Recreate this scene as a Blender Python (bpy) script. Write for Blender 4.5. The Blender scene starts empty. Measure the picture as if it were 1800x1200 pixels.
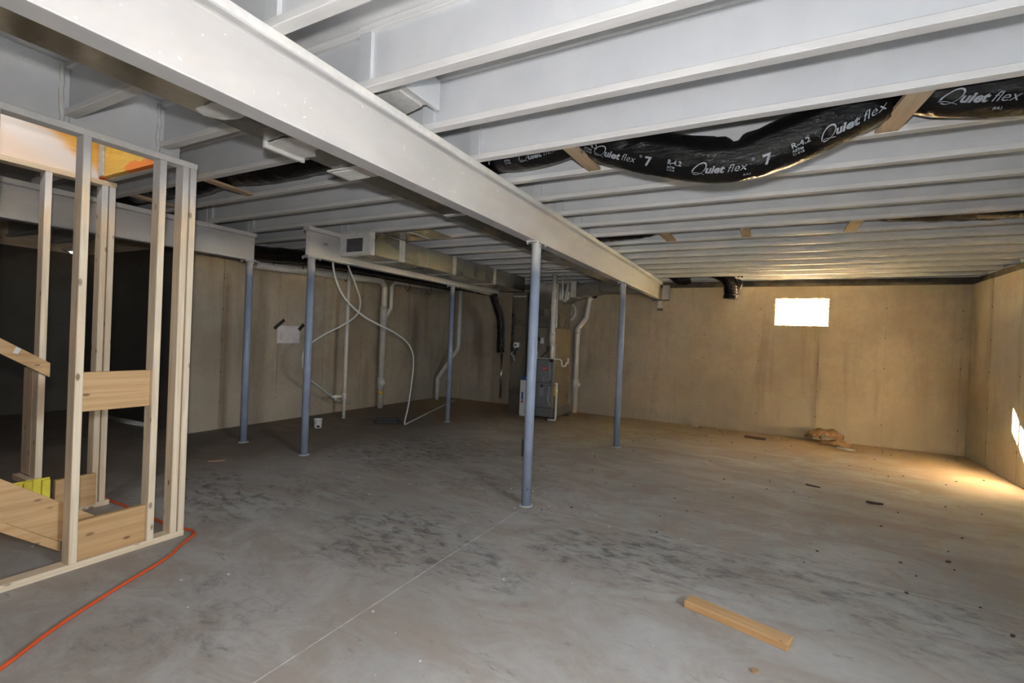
import bpy, bmesh, math, random
from mathutils import Vector, Matrix, noise as mnoise

random.seed(7)
scene = bpy.context.scene
COL = scene.collection

# ------------------------------------------------------------------ camera
CAM_Z = 1.413
FPX = 842.88
cam_data = bpy.data.cameras.new('camera')
cam_data.sensor_width = 36.0
cam_data.lens = FPX / 1800.0 * 36.0
cam_data.clip_start = 0.05
cam_data.clip_end = 500
cam = bpy.data.objects.new('camera', cam_data)
COL.objects.link(cam)
_R = Vector((0.88240261, 0.46864109, 0.04172718))
_U = Vector((-0.03968139, -0.01424356, 0.99911086))
_F = Vector((-0.46881875, 0.88327382, -0.00602778))
m = Matrix((( _R.x, _U.x, -_F.x, 0.0), (_R.y, _U.y, -_F.y, 0.0), (_R.z, _U.z, -_F.z, CAM_Z), (0, 0, 0, 1)))
cam.matrix_world = m
scene.camera = cam

# ------------------------------------------------------------------ world, sun, exposure
SKY_STRENGTH = 9.0
SUN_STRENGTH = 240.0
FLASH_W = 3.75
scene.view_settings.view_transform = 'Standard'
scene.view_settings.look = 'None'
scene.view_settings.gamma = 1.0
scene.view_settings.use_curve_mapping = False
scene.view_settings.exposure = 4.0
scene.cycles.diffuse_bounces = 6
scene.cycles.max_bounces = 12
scene.cycles.sample_clamp_indirect = 6.0

world = bpy.data.worlds.new('world')
scene.world = world
world.use_nodes = True
wn = world.node_tree
for n in list(wn.nodes):
    wn.nodes.remove(n)
w_out = wn.nodes.new('ShaderNodeOutputWorld')
w_bg = wn.nodes.new('ShaderNodeBackground')
w_bg.inputs['Strength'].default_value = SKY_STRENGTH
w_bg.inputs['Color'].default_value = (0.80, 0.91, 1.0, 1)
wn.links.new(w_bg.outputs[0], w_out.inputs[0])

sun_data = bpy.data.lights.new('sun', 'SUN')
sun_data.energy = SUN_STRENGTH
sun_data.color = (1.0, 0.84, 0.62)
sun_data.angle = math.radians(0.6)
sun = bpy.data.objects.new('sun', sun_data)
COL.objects.link(sun)
sun.rotation_euler = Vector((1.93, -1.62, -1.40)).to_track_quat('-Z', 'Y').to_euler()

def portal(name, loc, rot, sx, sy):
    d = bpy.data.lights.new(name, 'AREA')
    d.shape = 'RECTANGLE'
    d.size = sx
    d.size_y = sy
    d.cycles.is_portal = True
    o = bpy.data.objects.new(name, d)
    COL.objects.link(o)
    o.location = loc
    o.rotation_euler = rot
    return o

# the photographer's flash, just above the lens
fl_data = bpy.data.lights.new('camera_flash', 'AREA')
fl_data.shape = 'DISK'
fl_data.size = 0.10
fl_data.energy = FLASH_W
fl_data.color = (1.0, 0.985, 0.97)
fl = bpy.data.objects.new('camera_flash', fl_data)
COL.objects.link(fl)
fl.matrix_world = Matrix.Translation(_U * 0.18 - _F * 0.03) @ m

# window openings (far wall: x range; right wall: y range)
FW = (0.10, 0.855, 1.815, 2.265)
RW = (0.47, 1.33, 1.68, 2.27)
XR, YF, XL, XD, YJ, YB = 2.562, 9.104, -6.614, -9.7, 3.558, -2.6
ZW = 2.458
portal('daylight_portal_far', ((FW[0] + FW[1]) / 2, YF + 0.26, (FW[2] + FW[3]) / 2), (math.radians(-90), 0, 0), FW[1] - FW[0], FW[3] - FW[2])
portal('daylight_portal_right', (XR + 0.26, (RW[0] + RW[1]) / 2, (RW[2] + RW[3]) / 2), (0, math.radians(90), 0), RW[3] - RW[2], RW[1] - RW[0])

# ------------------------------------------------------------------ materials
class NT:
    def __init__(self, name):
        self.mat = bpy.data.materials.new(name)
        self.mat.use_nodes = True
        self.t = self.mat.node_tree
        self.b = self.t.nodes['Principled BSDF']
    def n(self, kind, **kw):
        nd = self.t.nodes.new(kind)
        for k, v in kw.items():
            if k in nd.inputs:
                nd.inputs[k].default_value = v
            else:
                setattr(nd, k, v)
        return nd
    def l(self, a, b):
        self.t.links.new(a, b)
    def coord(self, kind='Object', scale=(1, 1, 1), rot=(0, 0, 0)):
        mp = self.n('ShaderNodeMapping')
        mp.inputs['Scale'].default_value = scale
        mp.inputs['Rotation'].default_value = rot
        if kind == 'World':
            g = self.n('ShaderNodeNewGeometry')
            self.l(g.outputs['Position'], mp.inputs['Vector'])
        else:
            c = self.n('ShaderNodeTexCoord')
            self.l(c.outputs[kind], mp.inputs['Vector'])
        return mp.outputs[0]
    def noise(self, vec, scale, detail=4, rough=0.55, dist=0.0):
        nd = self.n('ShaderNodeTexNoise')
        nd.inputs['Scale'].default_value = scale
        nd.inputs['Detail'].default_value = detail
        nd.inputs['Roughness'].default_value = rough
        nd.inputs['Distortion'].default_value = dist
        self.l(vec, nd.inputs['Vector'])
        return nd.outputs['Fac']
    def ramp(self, fac, stops):
        r = self.n('ShaderNodeValToRGB')
        e = r.color_ramp.elements
        while len(e) < len(stops):
            e.new(0.5)
        for i, (p, c) in enumerate(stops):
            e[i].position = p
            e[i].color = c if len(c) == 4 else (*c, 1)
        self.l(fac, r.inputs[0])
        return r.outputs[0]
    def mix(self, fac, a, b, mode='MIX'):
        nd = self.n('ShaderNodeMix')
        nd.data_type = 'RGBA'
        nd.blend_type = mode
        for s, v in ((0, fac), (6, a), (7, b)):
            if hasattr(v, 'is_linked') or hasattr(v, 'links'):
                self.l(v, nd.inputs[s])
            elif s == 0:
                nd.inputs[0].default_value = v
            else:
                nd.inputs[s].default_value = v if len(v) == 4 else (*v, 1)
        return nd.outputs[2]
    def math(self, op, a, b=None, c=None, clamp=False):
        nd = self.n('ShaderNodeMath')
        nd.operation = op
        nd.use_clamp = clamp
        for i, v in enumerate((a, b, c)):
            if v is None:
                continue
            if isinstance(v, (int, float)):
                nd.inputs[i].default_value = v
            else:
                self.l(v, nd.inputs[i])
        return nd.outputs[0]
    def maprange(self, v, a, b, c=0.0, d=1.0, smooth=True):
        nd = self.n('ShaderNodeMapRange')
        nd.interpolation_type = 'SMOOTHSTEP' if smooth else 'LINEAR'
        self.l(v, nd.inputs[0])
        for i, x in enumerate((a, b, c, d)):
            nd.inputs[1 + i].default_value = x
        return nd.outputs[0]
    def pos(self):
        g = self.n('ShaderNodeNewGeometry')
        s = self.n('ShaderNodeSeparateXYZ')
        self.l(g.outputs['Position'], s.inputs[0])
        return s.outputs
    def set(self, color=None, rough=None, metal=None, bump=None, bump_s=0.2, bump_d=0.01, spec=None):
        B = self.b.inputs
        if color is not None:
            if isinstance(color, tuple):
                B['Base Color'].default_value = color if len(color) == 4 else (*color, 1)
            else:
                self.l(color, B['Base Color'])
        if rough is not None:
            if isinstance(rough, (int, float)):
                B['Roughness'].default_value = rough
            else:
                self.l(rough, B['Roughness'])
        if metal is not None:
            B['Metallic'].default_value = metal
        if spec is not None:
            B['Specular IOR Level'].default_value = spec
        if bump is not None:
            bn = self.n('ShaderNodeBump')
            bn.inputs['Strength'].default_value = bump_s
            bn.inputs['Distance'].default_value = bump_d
            self.l(bump, bn.inputs['Height'])
            self.l(bn.outputs[0], B['Normal'])
        return self.mat

M = {}
def simple(name, color, rough=0.6, metal=0.0, var=0.12, scale=12.0, spec=None):
    t = NT(name)
    f = t.noise(t.coord('Object'), scale, 4)
    c = t.mix(t.maprange(f, 0.3, 0.7), tuple(x * (1 - var) for x in color), tuple(min(1, x * (1 + var)) for x in color))
    M[name] = t.set(c, rough, metal, f, 0.08, 0.004, spec)
    return M[name]

def mk_paint():
    # white sprayed paint over strand board / lumber
    t = NT('white_paint')
    v = t.coord('World', (1, 1, 1))
    f1 = t.noise(v, 3.0, 5)
    f2 = t.noise(t.coord('World', (60, 60, 14)), 1.0, 4)
    c = t.mix(t.maprange(f1, 0.3, 0.7), (0.585, 0.60, 0.625), (0.65, 0.665, 0.685))
    c = t.mix(t.maprange(f2, 0.62, 0.75, 0, 0.35), c, (0.56, 0.57, 0.58))
    M['white_paint'] = t.set(c, 0.62, 0, f2, 0.12, 0.004)
    t = NT('flange_paint')
    f1 = t.noise(t.coord('World', (1, 6, 6)), 4.0, 5)
    f2 = t.noise(t.coord('World', (2, 30, 30)), 2.0, 4)
    c = t.mix(t.maprange(f1, 0.3, 0.7), (0.66, 0.655, 0.65), (0.74, 0.735, 0.725))
    c = t.mix(t.maprange(f2, 0.66, 0.76, 0, 0.3), c, (0.5, 0.46, 0.42))
    M['flange_paint'] = t.set(c, 0.6, 0, f2, 0.1, 0.004)
    t = NT('steel_paint')
    f1 = t.noise(t.coord('World', (3, 1, 3)), 2.5, 5)
    f2 = t.noise(t.coord('World'), 38.0, 2)
    c = t.mix(t.maprange(f1, 0.3, 0.7), (0.50, 0.495, 0.495), (0.55, 0.545, 0.545))
    c = t.mix(t.maprange(f2, 0.72, 0.76, 0, 0.8), c, (0.93, 0.93, 0.92))
    M['steel_paint'] = t.set(c, 0.55, 0, f1, 0.05, 0.004)
mk_paint()

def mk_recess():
    # concrete with the shade of the recess put into its colour
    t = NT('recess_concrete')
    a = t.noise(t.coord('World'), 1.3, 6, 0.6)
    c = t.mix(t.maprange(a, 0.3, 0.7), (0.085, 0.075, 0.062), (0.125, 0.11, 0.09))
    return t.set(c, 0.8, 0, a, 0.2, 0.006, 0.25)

def mk_concrete_wall():
    t = NT('concrete_wall')
    v = t.coord('World')
    a = t.noise(v, 0.9, 6, 0.6)
    b = t.noise(t.coord('World', (2.2, 2.2, 0.25)), 1.6, 5, 0.6)
    g = t.noise(v, 14.0, 5, 0.65)
    c = t.mix(t.maprange(a, 0.32, 0.68), (0.35, 0.292, 0.222), (0.465, 0.402, 0.315))
    c = t.mix(t.maprange(b, 0.52, 0.70, 0, 0.55), c, (0.25, 0.205, 0.155))
    c = t.mix(t.maprange(b, 0.46, 0.30, 0, 0.4), c, (0.46, 0.44, 0.40))
    c = t.mix(t.maprange(g, 0.35, 0.72, 0, 0.3), c, (0.30, 0.255, 0.20))
    p = t.pos()
    hz = t.math('ADD', p[2], t.math('MULTIPLY', a, 0.5))
    # pale lime bloom on the lower lifts of the pour
    c = t.mix(t.maprange(hz, 1.15, 0.55, 0, 0.28), c, (0.47, 0.44, 0.38))
    sp = t.noise(v, 30.0, 2)
    c = t.mix(t.maprange(sp, 0.74, 0.78, 0, 0.7), c, (0.12, 0.10, 0.08))
    M['concrete_wall'] = t.set(c, 0.82, 0, g, 0.25, 0.006, 0.3)
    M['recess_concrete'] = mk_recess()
    simple('tie_dark', (0.07, 0.055, 0.045), 0.9)
mk_concrete_wall()

def mk_floor():
    t = NT('concrete_floor')
    v = t.coord('World')
    a = t.noise(v, 0.7, 6, 0.6, 0.4)
    b = t.noise(t.coord('World', (1.0, 1.9, 1), (0, 0, 0.5)), 1.5, 8, 0.68, 0.9)
    d = t.noise(t.coord('World', (1.6, 3.4, 1), (0, 0, 0.45)), 4.0, 9, 0.74, 0.6)
    w = t.noise(t.coord('World', (1, 1, 1), (0, 0, 1.0)), 2.6, 6, 0.65)
    g = t.noise(v, 16.0, 6, 0.7)
    c = t.mix(t.maprange(a, 0.35, 0.65), (0.36, 0.342, 0.325), (0.45, 0.435, 0.42))
    c = t.mix(t.maprange(b, 0.36, 0.64, 0, 0.8), c, (0.335, 0.278, 0.238))
    c = t.mix(t.maprange(g, 0.40, 0.72, 0, 0.22), c, (0.25, 0.235, 0.225))
    c = t.mix(t.maprange(w, 0.60, 0.72, 0, 0.4), c, (0.46, 0.45, 0.44))
    p = t.pos()
    # rubbed black trowel stains, each with its own place on the slab
    wx = t.math('MULTIPLY', t.math('SUBTRACT', w, 0.5), 1.6)
    wy = t.math('MULTIPLY', t.math('SUBTRACT', b, 0.5), 1.5)
    px, py = t.math('ADD', p[0], wx), t.math('ADD', p[1], wy)
    acc = None
    for (x0, y0, rx, ry, k) in ((-4.05, 2.42, 0.62, 0.30, 1.0), (-3.95, 4.5, 0.75, 0.65, 1.0), (-3.45, 5.15, 0.7, 0.5, 0.8), (-2.25, 2.65, 0.42, 0.45, 1.0),
                                (-0.80, 3.28, 0.60, 0.32, 1.0), (-1.50, 2.50, 0.30, 0.2, 0.9), (0.35, 3.42, 1.1, 0.30, 0.7), (1.0, 3.2, 0.7, 0.28, 0.6),
                                (-3.45, 3.1, 0.5, 0.25, 0.6), (-2.35, 4.2, 0.5, 0.5, 0.5), (-2.4, 1.35, 0.35, 0.3, 0.4)):
        ex = t.math('DIVIDE', t.math('SUBTRACT', px, x0), rx)
        ey = t.math('DIVIDE', t.math('SUBTRACT', py, y0), ry)
        r2 = t.math('ADD', t.math('MULTIPLY', ex, ex), t.math('MULTIPLY', ey, ey))
        mk = t.maprange(r2, 2.6, 0.0, 0.0, k)
        acc = mk if acc is None else t.math('MAXIMUM', acc, mk)
    marks = t.maprange(d, 0.45, 0.64, 0.08, 1.0)
    c = t.mix(t.math('MULTIPLY', t.math('MULTIPLY', acc, marks), 0.85), c, (0.095, 0.097, 0.108))
    c = t.mix(t.maprange(d, 0.585, 0.68, 0, 0.55), c, (0.15, 0.145, 0.145))
    # pale plaster dust specks
    sp = t.noise(v, 22.0, 3, 0.6)
    pl = t.maprange(t.noise(v, 1.3, 3), 0.45, 0.62)
    c = t.mix(t.math('MULTIPLY', t.maprange(sp, 0.70, 0.76), t.math('MULTIPLY', pl, 0.5)), c, (0.58, 0.575, 0.565))
    n1 = t.math('MULTIPLY', t.math('SUBTRACT', b, 0.5), 2.4)
    # brown earth tracked along the left wall
    e1 = t.maprange(t.math('ADD', t.math('ADD', p[0], t.math('MULTIPLY', p[1], -0.16)), n1), -4.7, -5.9)
    c = t.mix(t.math('MULTIPLY', e1, 0.75), c, (0.155, 0.115, 0.085))
    # tan soil washed to the foot of the far wall
    e2 = t.maprange(t.math('ADD', p[1], n1), 5.8, 9.0)
    c = t.mix(t.math('MULTIPLY', e2, 0.8), c, (0.33, 0.235, 0.145))
    e3 = t.maprange(t.math('ADD', p[0], n1), 1.3, 2.6)
    c = t.mix(t.math('MULTIPLY', e3, 0.35), c, (0.42, 0.35, 0.25))
    rg = t.maprange(b, 0.3, 0.7, 0.72, 0.9)
    M['concrete_floor'] = t.set(c, rg, 0, g, 0.12, 0.004, 0.2)
mk_floor()

def mk_wood(name, axis, light, dark, spray=None, tint=None):
    t = NT(name)
    sc = [22.0, 22.0, 22.0]
    sc[axis] = 0.9
    oi = t.n('ShaderNodeObjectInfo')
    cx = t.n('ShaderNodeTexCoord')
    ad = t.n('ShaderNodeVectorMath')
    ad.operation = 'MULTIPLY_ADD'
    cmb = t.n('ShaderNodeCombineXYZ')
    for i in range(3):
        t.l(oi.outputs['Random'], cmb.inputs[i])
    t.l(cmb.outputs[0], ad.inputs[0])
    ad.inputs[1].default_value = (13.0, 7.0, 5.0)
    t.l(cx.outputs['Object'], ad.inputs[2])
    mp = t.n('ShaderNodeMapping')
    mp.inputs['Scale'].default_value = sc
    t.l(ad.outputs[0], mp.inputs['Vector'])
    f = t.noise(mp.outputs[0], 1.6, 5, 0.6, 0.8)
    c = t.mix(t.maprange(f, 0.32, 0.72), light, dark)
    mp2 = t.n('ShaderNodeMapping')
    s2 = [13.0, 13.0, 13.0]
    s2[axis] = 6.0
    mp2.inputs['Scale'].default_value = s2
    t.l(ad.outputs[0], mp2.inputs['Vector'])
    vo = t.n('ShaderNodeTexVoronoi')
    vo.inputs['Scale'].default_value = 1.0
    t.l(mp2.outputs[0], vo.inputs['Vector'])
    k = t.maprange(vo.outputs['Distance'], 0.17, 0.08, 0, 0.9)
    c = t.mix(k, c, (dark[0] * 0.32, dark[1] * 0.24, dark[2] * 0.18))
    big = t.noise(ad.outputs[0], 2.3, 3)
    c = t.mix(t.maprange(big, 0.4, 0.7, 0, 0.35), c, tuple(x * 0.72 for x in light))
    if spray:
        z0, z1 = spray
        p = t.pos()
        z = t.math('ADD', p[2], t.math('MULTIPLY', t.math('SUBTRACT', big, 0.5), 0.25))
        c = t.mix(t.maprange(z, z0, z1), c, (0.66, 0.655, 0.66))
    M[name] = t.set(c, 0.6, 0, f, 0.12, 0.003)
PL, PD = (0.84, 0.71, 0.54), (0.68, 0.52, 0.35)
for i, ax in enumerate('xyz'):
    mk_wood('wood_' + ax, i, PL, PD, spray=(2.12, 2.36) if ax == 'z' else None)
mk_wood('plank_y', 1, (0.62, 0.40, 0.20), (0.48, 0.275, 0.115))
mk_wood('plank_x', 0, (0.60, 0.36, 0.17), (0.46, 0.255, 0.10))
mk_wood('post_z', 2, (0.74, 0.58, 0.43), (0.58, 0.42, 0.28))
mk_wood('strap_y', 1, (0.58, 0.45, 0.31), (0.45, 0.32, 0.20))
mk_wood('old_x', 0, (0.20, 0.115, 0.06), (0.08, 0.05, 0.03))

def mk_lvl():
    t = NT('lvl_orange')
    f = t.noise(t.coord('World', (2, 2, 16)), 2.2, 5, 0.6, 0.6)
    c = t.mix(t.maprange(f, 0.3, 0.7), (0.86, 0.50, 0.11), (0.74, 0.38, 0.06))
    p = t.pos()
    nz = t.noise(t.coord('World'), 3.0, 4)
    # broad white overspray fan crossing the board
    s = t.math('ADD', t.math('ADD', p[2], t.math('MULTIPLY', p[1], 0.62)), t.math('MULTIPLY', t.math('SUBTRACT', nz, 0.5), 0.30))
    w = t.maprange(s, 3.67, 3.53)
    c = t.mix(t.math('MULTIPLY', w, 0.85), c, (0.88, 0.78, 0.74))
    core = t.math('MULTIPLY', t.maprange(s, 3.62, 3.54), t.maprange(s, 3.34, 3.48))
    c = t.mix(t.math('MULTIPLY', core, 0.7), c, (0.82, 0.82, 0.86))
    M['lvl_orange'] = t.set(c, 0.55, 0, f, 0.1, 0.003)
    t = NT('lvl_yellow')
    f = t.noise(t.coord('World', (2, 2, 14)), 2.6, 5, 0.6, 1.2)
    c = t.mix(t.maprange(f, 0.3, 0.7), (0.93, 0.62, 0.13), (0.82, 0.49, 0.08))
    p = t.pos()
    sx = t.noise(t.coord('World', (3, 3, 9)), 3.0, 3)
    e = t.math('ADD', p[0], t.math('MULTIPLY', sx, 0.12))
    mk = t.maprange(e, -4.36, -4.42)
    c = t.mix(mk, c, (0.95, 0.17, 0.02))
    zz = t.math('ADD', p[2], t.math('MULTIPLY', sx, 0.10))
    m2 = t.math('MULTIPLY', t.maprange(zz, 2.60, 2.585), t.maprange(e, -4.10, -4.04))
    c = t.mix(t.math('MULTIPLY', m2, 0.9), c, (0.97, 0.24, 0.04))
    M['lvl_yellow'] = t.set(c, 0.5, 0, f, 0.08, 0.003)
mk_lvl()

def mk_column():
    t = NT('column_paint')
    v = t.coord('World')
    f = t.noise(v, 5.0, 4)
    c = t.mix(t.maprange(f, 0.3, 0.7), (0.245, 0.29, 0.385), (0.31, 0.36, 0.46))
    chip = t.noise(t.coord('World', (1, 1, 0.35)), 26.0, 3)
    c = t.mix(t.maprange(chip, 0.71, 0.735), c, (0.04, 0.04, 0.045))
    p = t.pos()
    z = t.math('ADD', p[2], t.math('MULTIPLY', t.math('SUBTRACT', t.noise(v, 2.0, 3), 0.5), 0.5))
    c = t.mix(t.maprange(z, 1.98, 2.16), c, (0.74, 0.735, 0.73))
    M['column_paint'] = t.set(c, 0.45, 0, f, 0.05, 0.003)
    t = NT('galvanized')
    vo = t.n('ShaderNodeTexVoronoi')
    vo.inputs['Scale'].default_value = 26.0
    t.l(t.coord('World'), vo.inputs['Vector'])
    f = t.noise(t.coord('World'), 2.2, 4)
    c = t.mix(t.maprange(vo.outputs['Distance'], 0.1, 0.7), (0.40, 0.395, 0.37), (0.44, 0.435, 0.41))
    rg = t.maprange(f, 0.3, 0.7, 0.22, 0.36)
    M['galvanized'] = t.set(c, rg, 1.0, f, 0.12, 0.02)
    t = NT('duct_paint')
    f = t.noise(t.coord('World'), 18.0, 5)
    c = t.mix(t.maprange(f, 0.3, 0.7), (0.60, 0.595, 0.58), (0.72, 0.715, 0.70))
    M['duct_paint'] = t.set(c, 0.65, 0, f, 0.4, 0.01)
    t = NT('black_plastic')
    v = t.coord('World', (1.0, 1.0, 2.6), (0, 0.7, 0.2))
    f = t.noise(v, 13.0, 5, 0.6, 1.6)
    f2 = t.noise(t.coord('World'), 40.0, 3)
    h = t.math('ADD', f, t.math('MULTIPLY', f2, 0.25))
    M['black_plastic'] = t.set((0.004, 0.004, 0.0045), 0.13, 0, h, 0.42, 0.025, 0.32)
mk_column()
simple('label_grey', (0.27, 0.285, 0.32), 0.4, 0, 0.05)
simple('pvc', (0.72, 0.70, 0.65), 0.35, 0, 0.06)
simple('pvc_grey', (0.62, 0.62, 0.60), 0.4, 0, 0.06)
simple('pex', (0.66, 0.66, 0.64), 0.35, 0, 0.05)
simple('furnace_grey', (0.27, 0.275, 0.29), 0.38, 0.3, 0.05)
simple('furnace_dark', (0.20, 0.205, 0.21), 0.42, 0.3, 0.06)
simple('coil_case', (0.25, 0.215, 0.17), 0.45, 0.3, 0.08)
simple('red_badge', (0.55, 0.03, 0.025), 0.35)
simple('white_plastic', (0.78, 0.78, 0.77), 0.4, 0, 0.04)
simple('paper', (0.74, 0.70, 0.71), 0.8, 0, 0.04)
simple('paper_ink', (0.42, 0.40, 0.42), 0.8)
simple('black_tape', (0.02, 0.018, 0.016), 0.6)
simple('black_rubber', (0.018, 0.018, 0.018), 0.45)
simple('dark_steel', (0.10, 0.10, 0.105), 0.5, 0.5)
simple('orange_cord', (0.72, 0.10, 0.025), 0.4, 0, 0.05)
simple('yellow_plastic', (0.80, 0.66, 0.07), 0.45, 0, 0.12, 7)
simple('yellow_tag', (0.75, 0.50, 0.08), 0.5)
simple('cardboard', (0.36, 0.225, 0.125), 0.85, 0, 0.2, 5)
simple('blue_print', (0.05, 0.09, 0.30), 0.5)
simple('foam', (0.80, 0.74, 0.60), 0.8, 0, 0.1)
simple('grout', (0.55, 0.545, 0.54), 0.85, 0, 0.15, 40)
simple('joint_dust', (0.47, 0.455, 0.44), 0.9, 0, 0.25, 9)
simple('bark', (0.055, 0.04, 0.03), 0.9, 0, 0.3)
simple('soil', (0.30, 0.23, 0.15), 0.95, 0, 0.25, 3)
simple('treated_lumber', (0.13, 0.11, 0.08), 0.85, 0, 0.2, 8)  # sill lumber colour darkened to hold the shade of the wall-top gap
simple('gravel', (0.26, 0.265, 0.27), 0.95, 0, 0.2, 20)
simple('grey_dark_metal', (0.16, 0.165, 0.17), 0.4, 0.8)
simple('subfloor', (0.70, 0.70, 0.70), 0.7, 0, 0.06, 3)

def mk_glass():
    t = NT('window_glass')
    t.t.nodes.remove(t.b)
    out = t.t.nodes['Material Output']
    tr = t.n('ShaderNodeBsdfTransparent')
    gl = t.n('ShaderNodeBsdfGlossy')
    gl.inputs['Roughness'].default_value = 0.02
    mx = t.n('ShaderNodeMixShader')
    mx.inputs[0].default_value = 0.07
    t.l(tr.outputs[0], mx.inputs[1])
    t.l(gl.outputs[0], mx.inputs[2])
    t.l(mx.outputs[0], out.inputs[0])
    M['window_glass'] = t.mat
    t = NT('dusty_glass')  # pane tinted to weaken and warm the daylight coming through
    t.t.nodes.remove(t.b)
    out = t.t.nodes['Material Output']
    tr = t.n('ShaderNodeBsdfTransparent')
    tr.inputs[0].default_value = (0.70, 0.67, 0.60, 1)
    gl = t.n('ShaderNodeBsdfDiffuse')
    gl.inputs['Color'].default_value = (0.6, 0.57, 0.5, 1)
    mx = t.n('ShaderNodeMixShader')
    mx.inputs[0].default_value = 0.08
    t.l(tr.outputs[0], mx.inputs[1])
    t.l(gl.outputs[0], mx.inputs[2])
    t.l(mx.outputs[0], out.inputs[0])
    M['dusty_glass'] = t.mat
    t = NT('bulb_lit')  # emission standing in for sunlight on the recess wall top
    t.b.inputs['Emission Color'].default_value = (1.0, 0.78, 0.5, 1)
    t.b.inputs['Emission Strength'].default_value = 0.5
    M['bulb_lit'] = t.mat
mk_glass()

# ------------------------------------------------------------------ geometry helpers
class MB:
    """collects geometry in world coordinates; build() makes one mesh object with its origin at 'org'"""
    def __init__(self):
        self.v = []
        self.f = []
        self.s = []
    def add(self, verts, faces, smooth=False):
        o = len(self.v)
        self.v += [tuple(p) for p in verts]
        self.f += [tuple(i + o for i in fc) for fc in faces]
        self.s += [smooth] * len(faces) if isinstance(smooth, bool) else list(smooth)
        return self
    def box(self, lo, hi, ch=0.0, mat=None):
        x0, y0, z0 = lo
        x1, y1, z1 = hi
        if ch <= 0:
            vs = [(x0, y0, z0), (x1, y0, z0), (x1, y1, z0), (x0, y1, z0), (x0, y0, z1), (x1, y0, z1), (x1, y1, z1), (x0, y1, z1)]
            fs = [(0, 3, 2, 1), (4, 5, 6, 7), (0, 1, 5, 4), (1, 2, 6, 5), (2, 3, 7, 6), (3, 0, 4, 7)]
        else:
            bm = bmesh.new()
            bmesh.ops.create_cube(bm, size=1)
            for w in bm.verts:
                w.co = Vector(((x0 + x1) / 2 + w.co.x * (x1 - x0), (y0 + y1) / 2 + w.co.y * (y1 - y0), (z0 + z1) / 2 + w.co.z * (z1 - z0)))
            bmesh.ops.bevel(bm, geom=list(bm.edges), offset=ch, segments=1, affect='EDGES')
            bm.verts.index_update()
            vs = [tuple(w.co) for w in bm.verts]
            fs = [tuple(w.index for w in fc.verts) for fc in bm.faces]
            bm.free()
        if mat is not None:
            vs = [tuple(mat @ Vector(p)) for p in vs]
        return self.add(vs, fs)
    def prism(self, poly, axis, a, b, mat=None):
        """poly: 2D points; axis 0/1/2 the extrusion axis; remaining axes in order"""
        def P(q, h):
            r = [0, 0, 0]
            oth = [i for i in range(3) if i != axis]
            r[oth[0]], r[oth[1]], r[axis] = q[0], q[1], h
            return tuple(r)
        n = len(poly)
        vs = [P(q, a) for q in poly] + [P(q, b) for q in poly]
        fs = [tuple(range(n))[::-1], tuple(range(n, 2 * n))]
        for i in range(n):
            j = (i + 1) % n
            fs.append((i, j, n + j, n + i))
        if mat is not None:
            vs = [tuple(mat @ Vector(p)) for p in vs]
        return self.add(vs, fs)
    def tube(self, path, r, seg=12, cap=True, rfun=None):
        pts = [Vector(p) for p in path]
        n = len(pts)
        tans = []
        for i in range(n):
            a = pts[max(0, i - 1)]
            b = pts[min(n - 1, i + 1)]
            tans.append((b - a).normalized())
        up = Vector((0, 0, 1))
        if abs(tans[0].dot(up)) > 0.9:
            up = Vector((1, 0, 0))
        nrm = (up - tans[0] * up.dot(tans[0])).normalized()
        vs, fs, sm = [], [], []
        for i in range(n):
            if i:
                q = tans[i - 1].rotation_difference(tans[i])
                nrm = q @ nrm
                nrm = (nrm - tans[i] * nrm.dot(tans[i])).normalized()
            bi = tans[i].cross(nrm)
            for k in range(seg):
                a = 2 * math.pi * k / seg
                rr = r if rfun is None else rfun(i, a)
                vs.append(tuple(pts[i] + (nrm * math.cos(a) + bi * math.sin(a)) * rr))
        for i in range(n - 1):
            for k in range(seg):
                k2 = (k + 1) % seg
                fs.append((i * seg + k, i * seg + k2, (i + 1) * seg + k2, (i + 1) * seg + k))
                sm.append(True)
        if cap:
            fs.append(tuple(range(seg))[::-1])
            fs.append(tuple((n - 1) * seg + k for k in range(seg)))
            sm += [False, False]
        return self.add(vs, fs, sm)
    def lathe(self, prof, c, seg=24):
        vs, fs = [], []
        n = len(prof)
        for k in range(seg):
            a = 2 * math.pi * k / seg
            for (r, z) in prof:
                vs.append((c[0] + r * math.cos(a), c[1] + r * math.sin(a), c[2] + z))
        sm = []
        for k in range(seg):
            k2 = (k + 1) % seg
            for i in range(n - 1):
                fs.append((k * n + i, k2 * n + i, k2 * n + i + 1, k * n + i + 1))
                sm.append(True)
        return self.add(vs, fs, sm)
    def build(self, name, mat, parent=None, org=None):
        xs = [p[0] for p in self.v]
        ys = [p[1] for p in self.v]
        zs = [p[2] for p in self.v]
        if org is None:
            org = ((min(xs) + max(xs)) / 2, (min(ys) + max(ys)) / 2, (min(zs) + max(zs)) / 2)
        me = bpy.data.meshes.new(name)
        me.from_pydata([(p[0] - org[0], p[1] - org[1], p[2] - org[2]) for p in self.v], [], self.f)
        me.polygons.foreach_set('use_smooth', self.s)
        bm = bmesh.new()
        bm.from_mesh(me)
        bmesh.ops.recalc_face_normals(bm, faces=bm.faces)
        bm.to_mesh(me)
        bm.free()
        me.update()
        me.materials.append(M[mat] if isinstance(mat, str) else mat)
        o = bpy.data.objects.new(name, me)
        COL.objects.link(o)
        if parent is not None:
            o.parent = parent
            pl = world_loc(parent)
            o.location = (org[0] - pl[0], org[1] - pl[1], org[2] - pl[2])
        else:
            o.location = org
        return o

def world_loc(o):
    x, y, z = 0.0, 0.0, 0.0
    while o is not None:
        x += o.location.x
        y += o.location.y
        z += o.location.z
        o = o.parent
    return (x, y, z)

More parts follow.
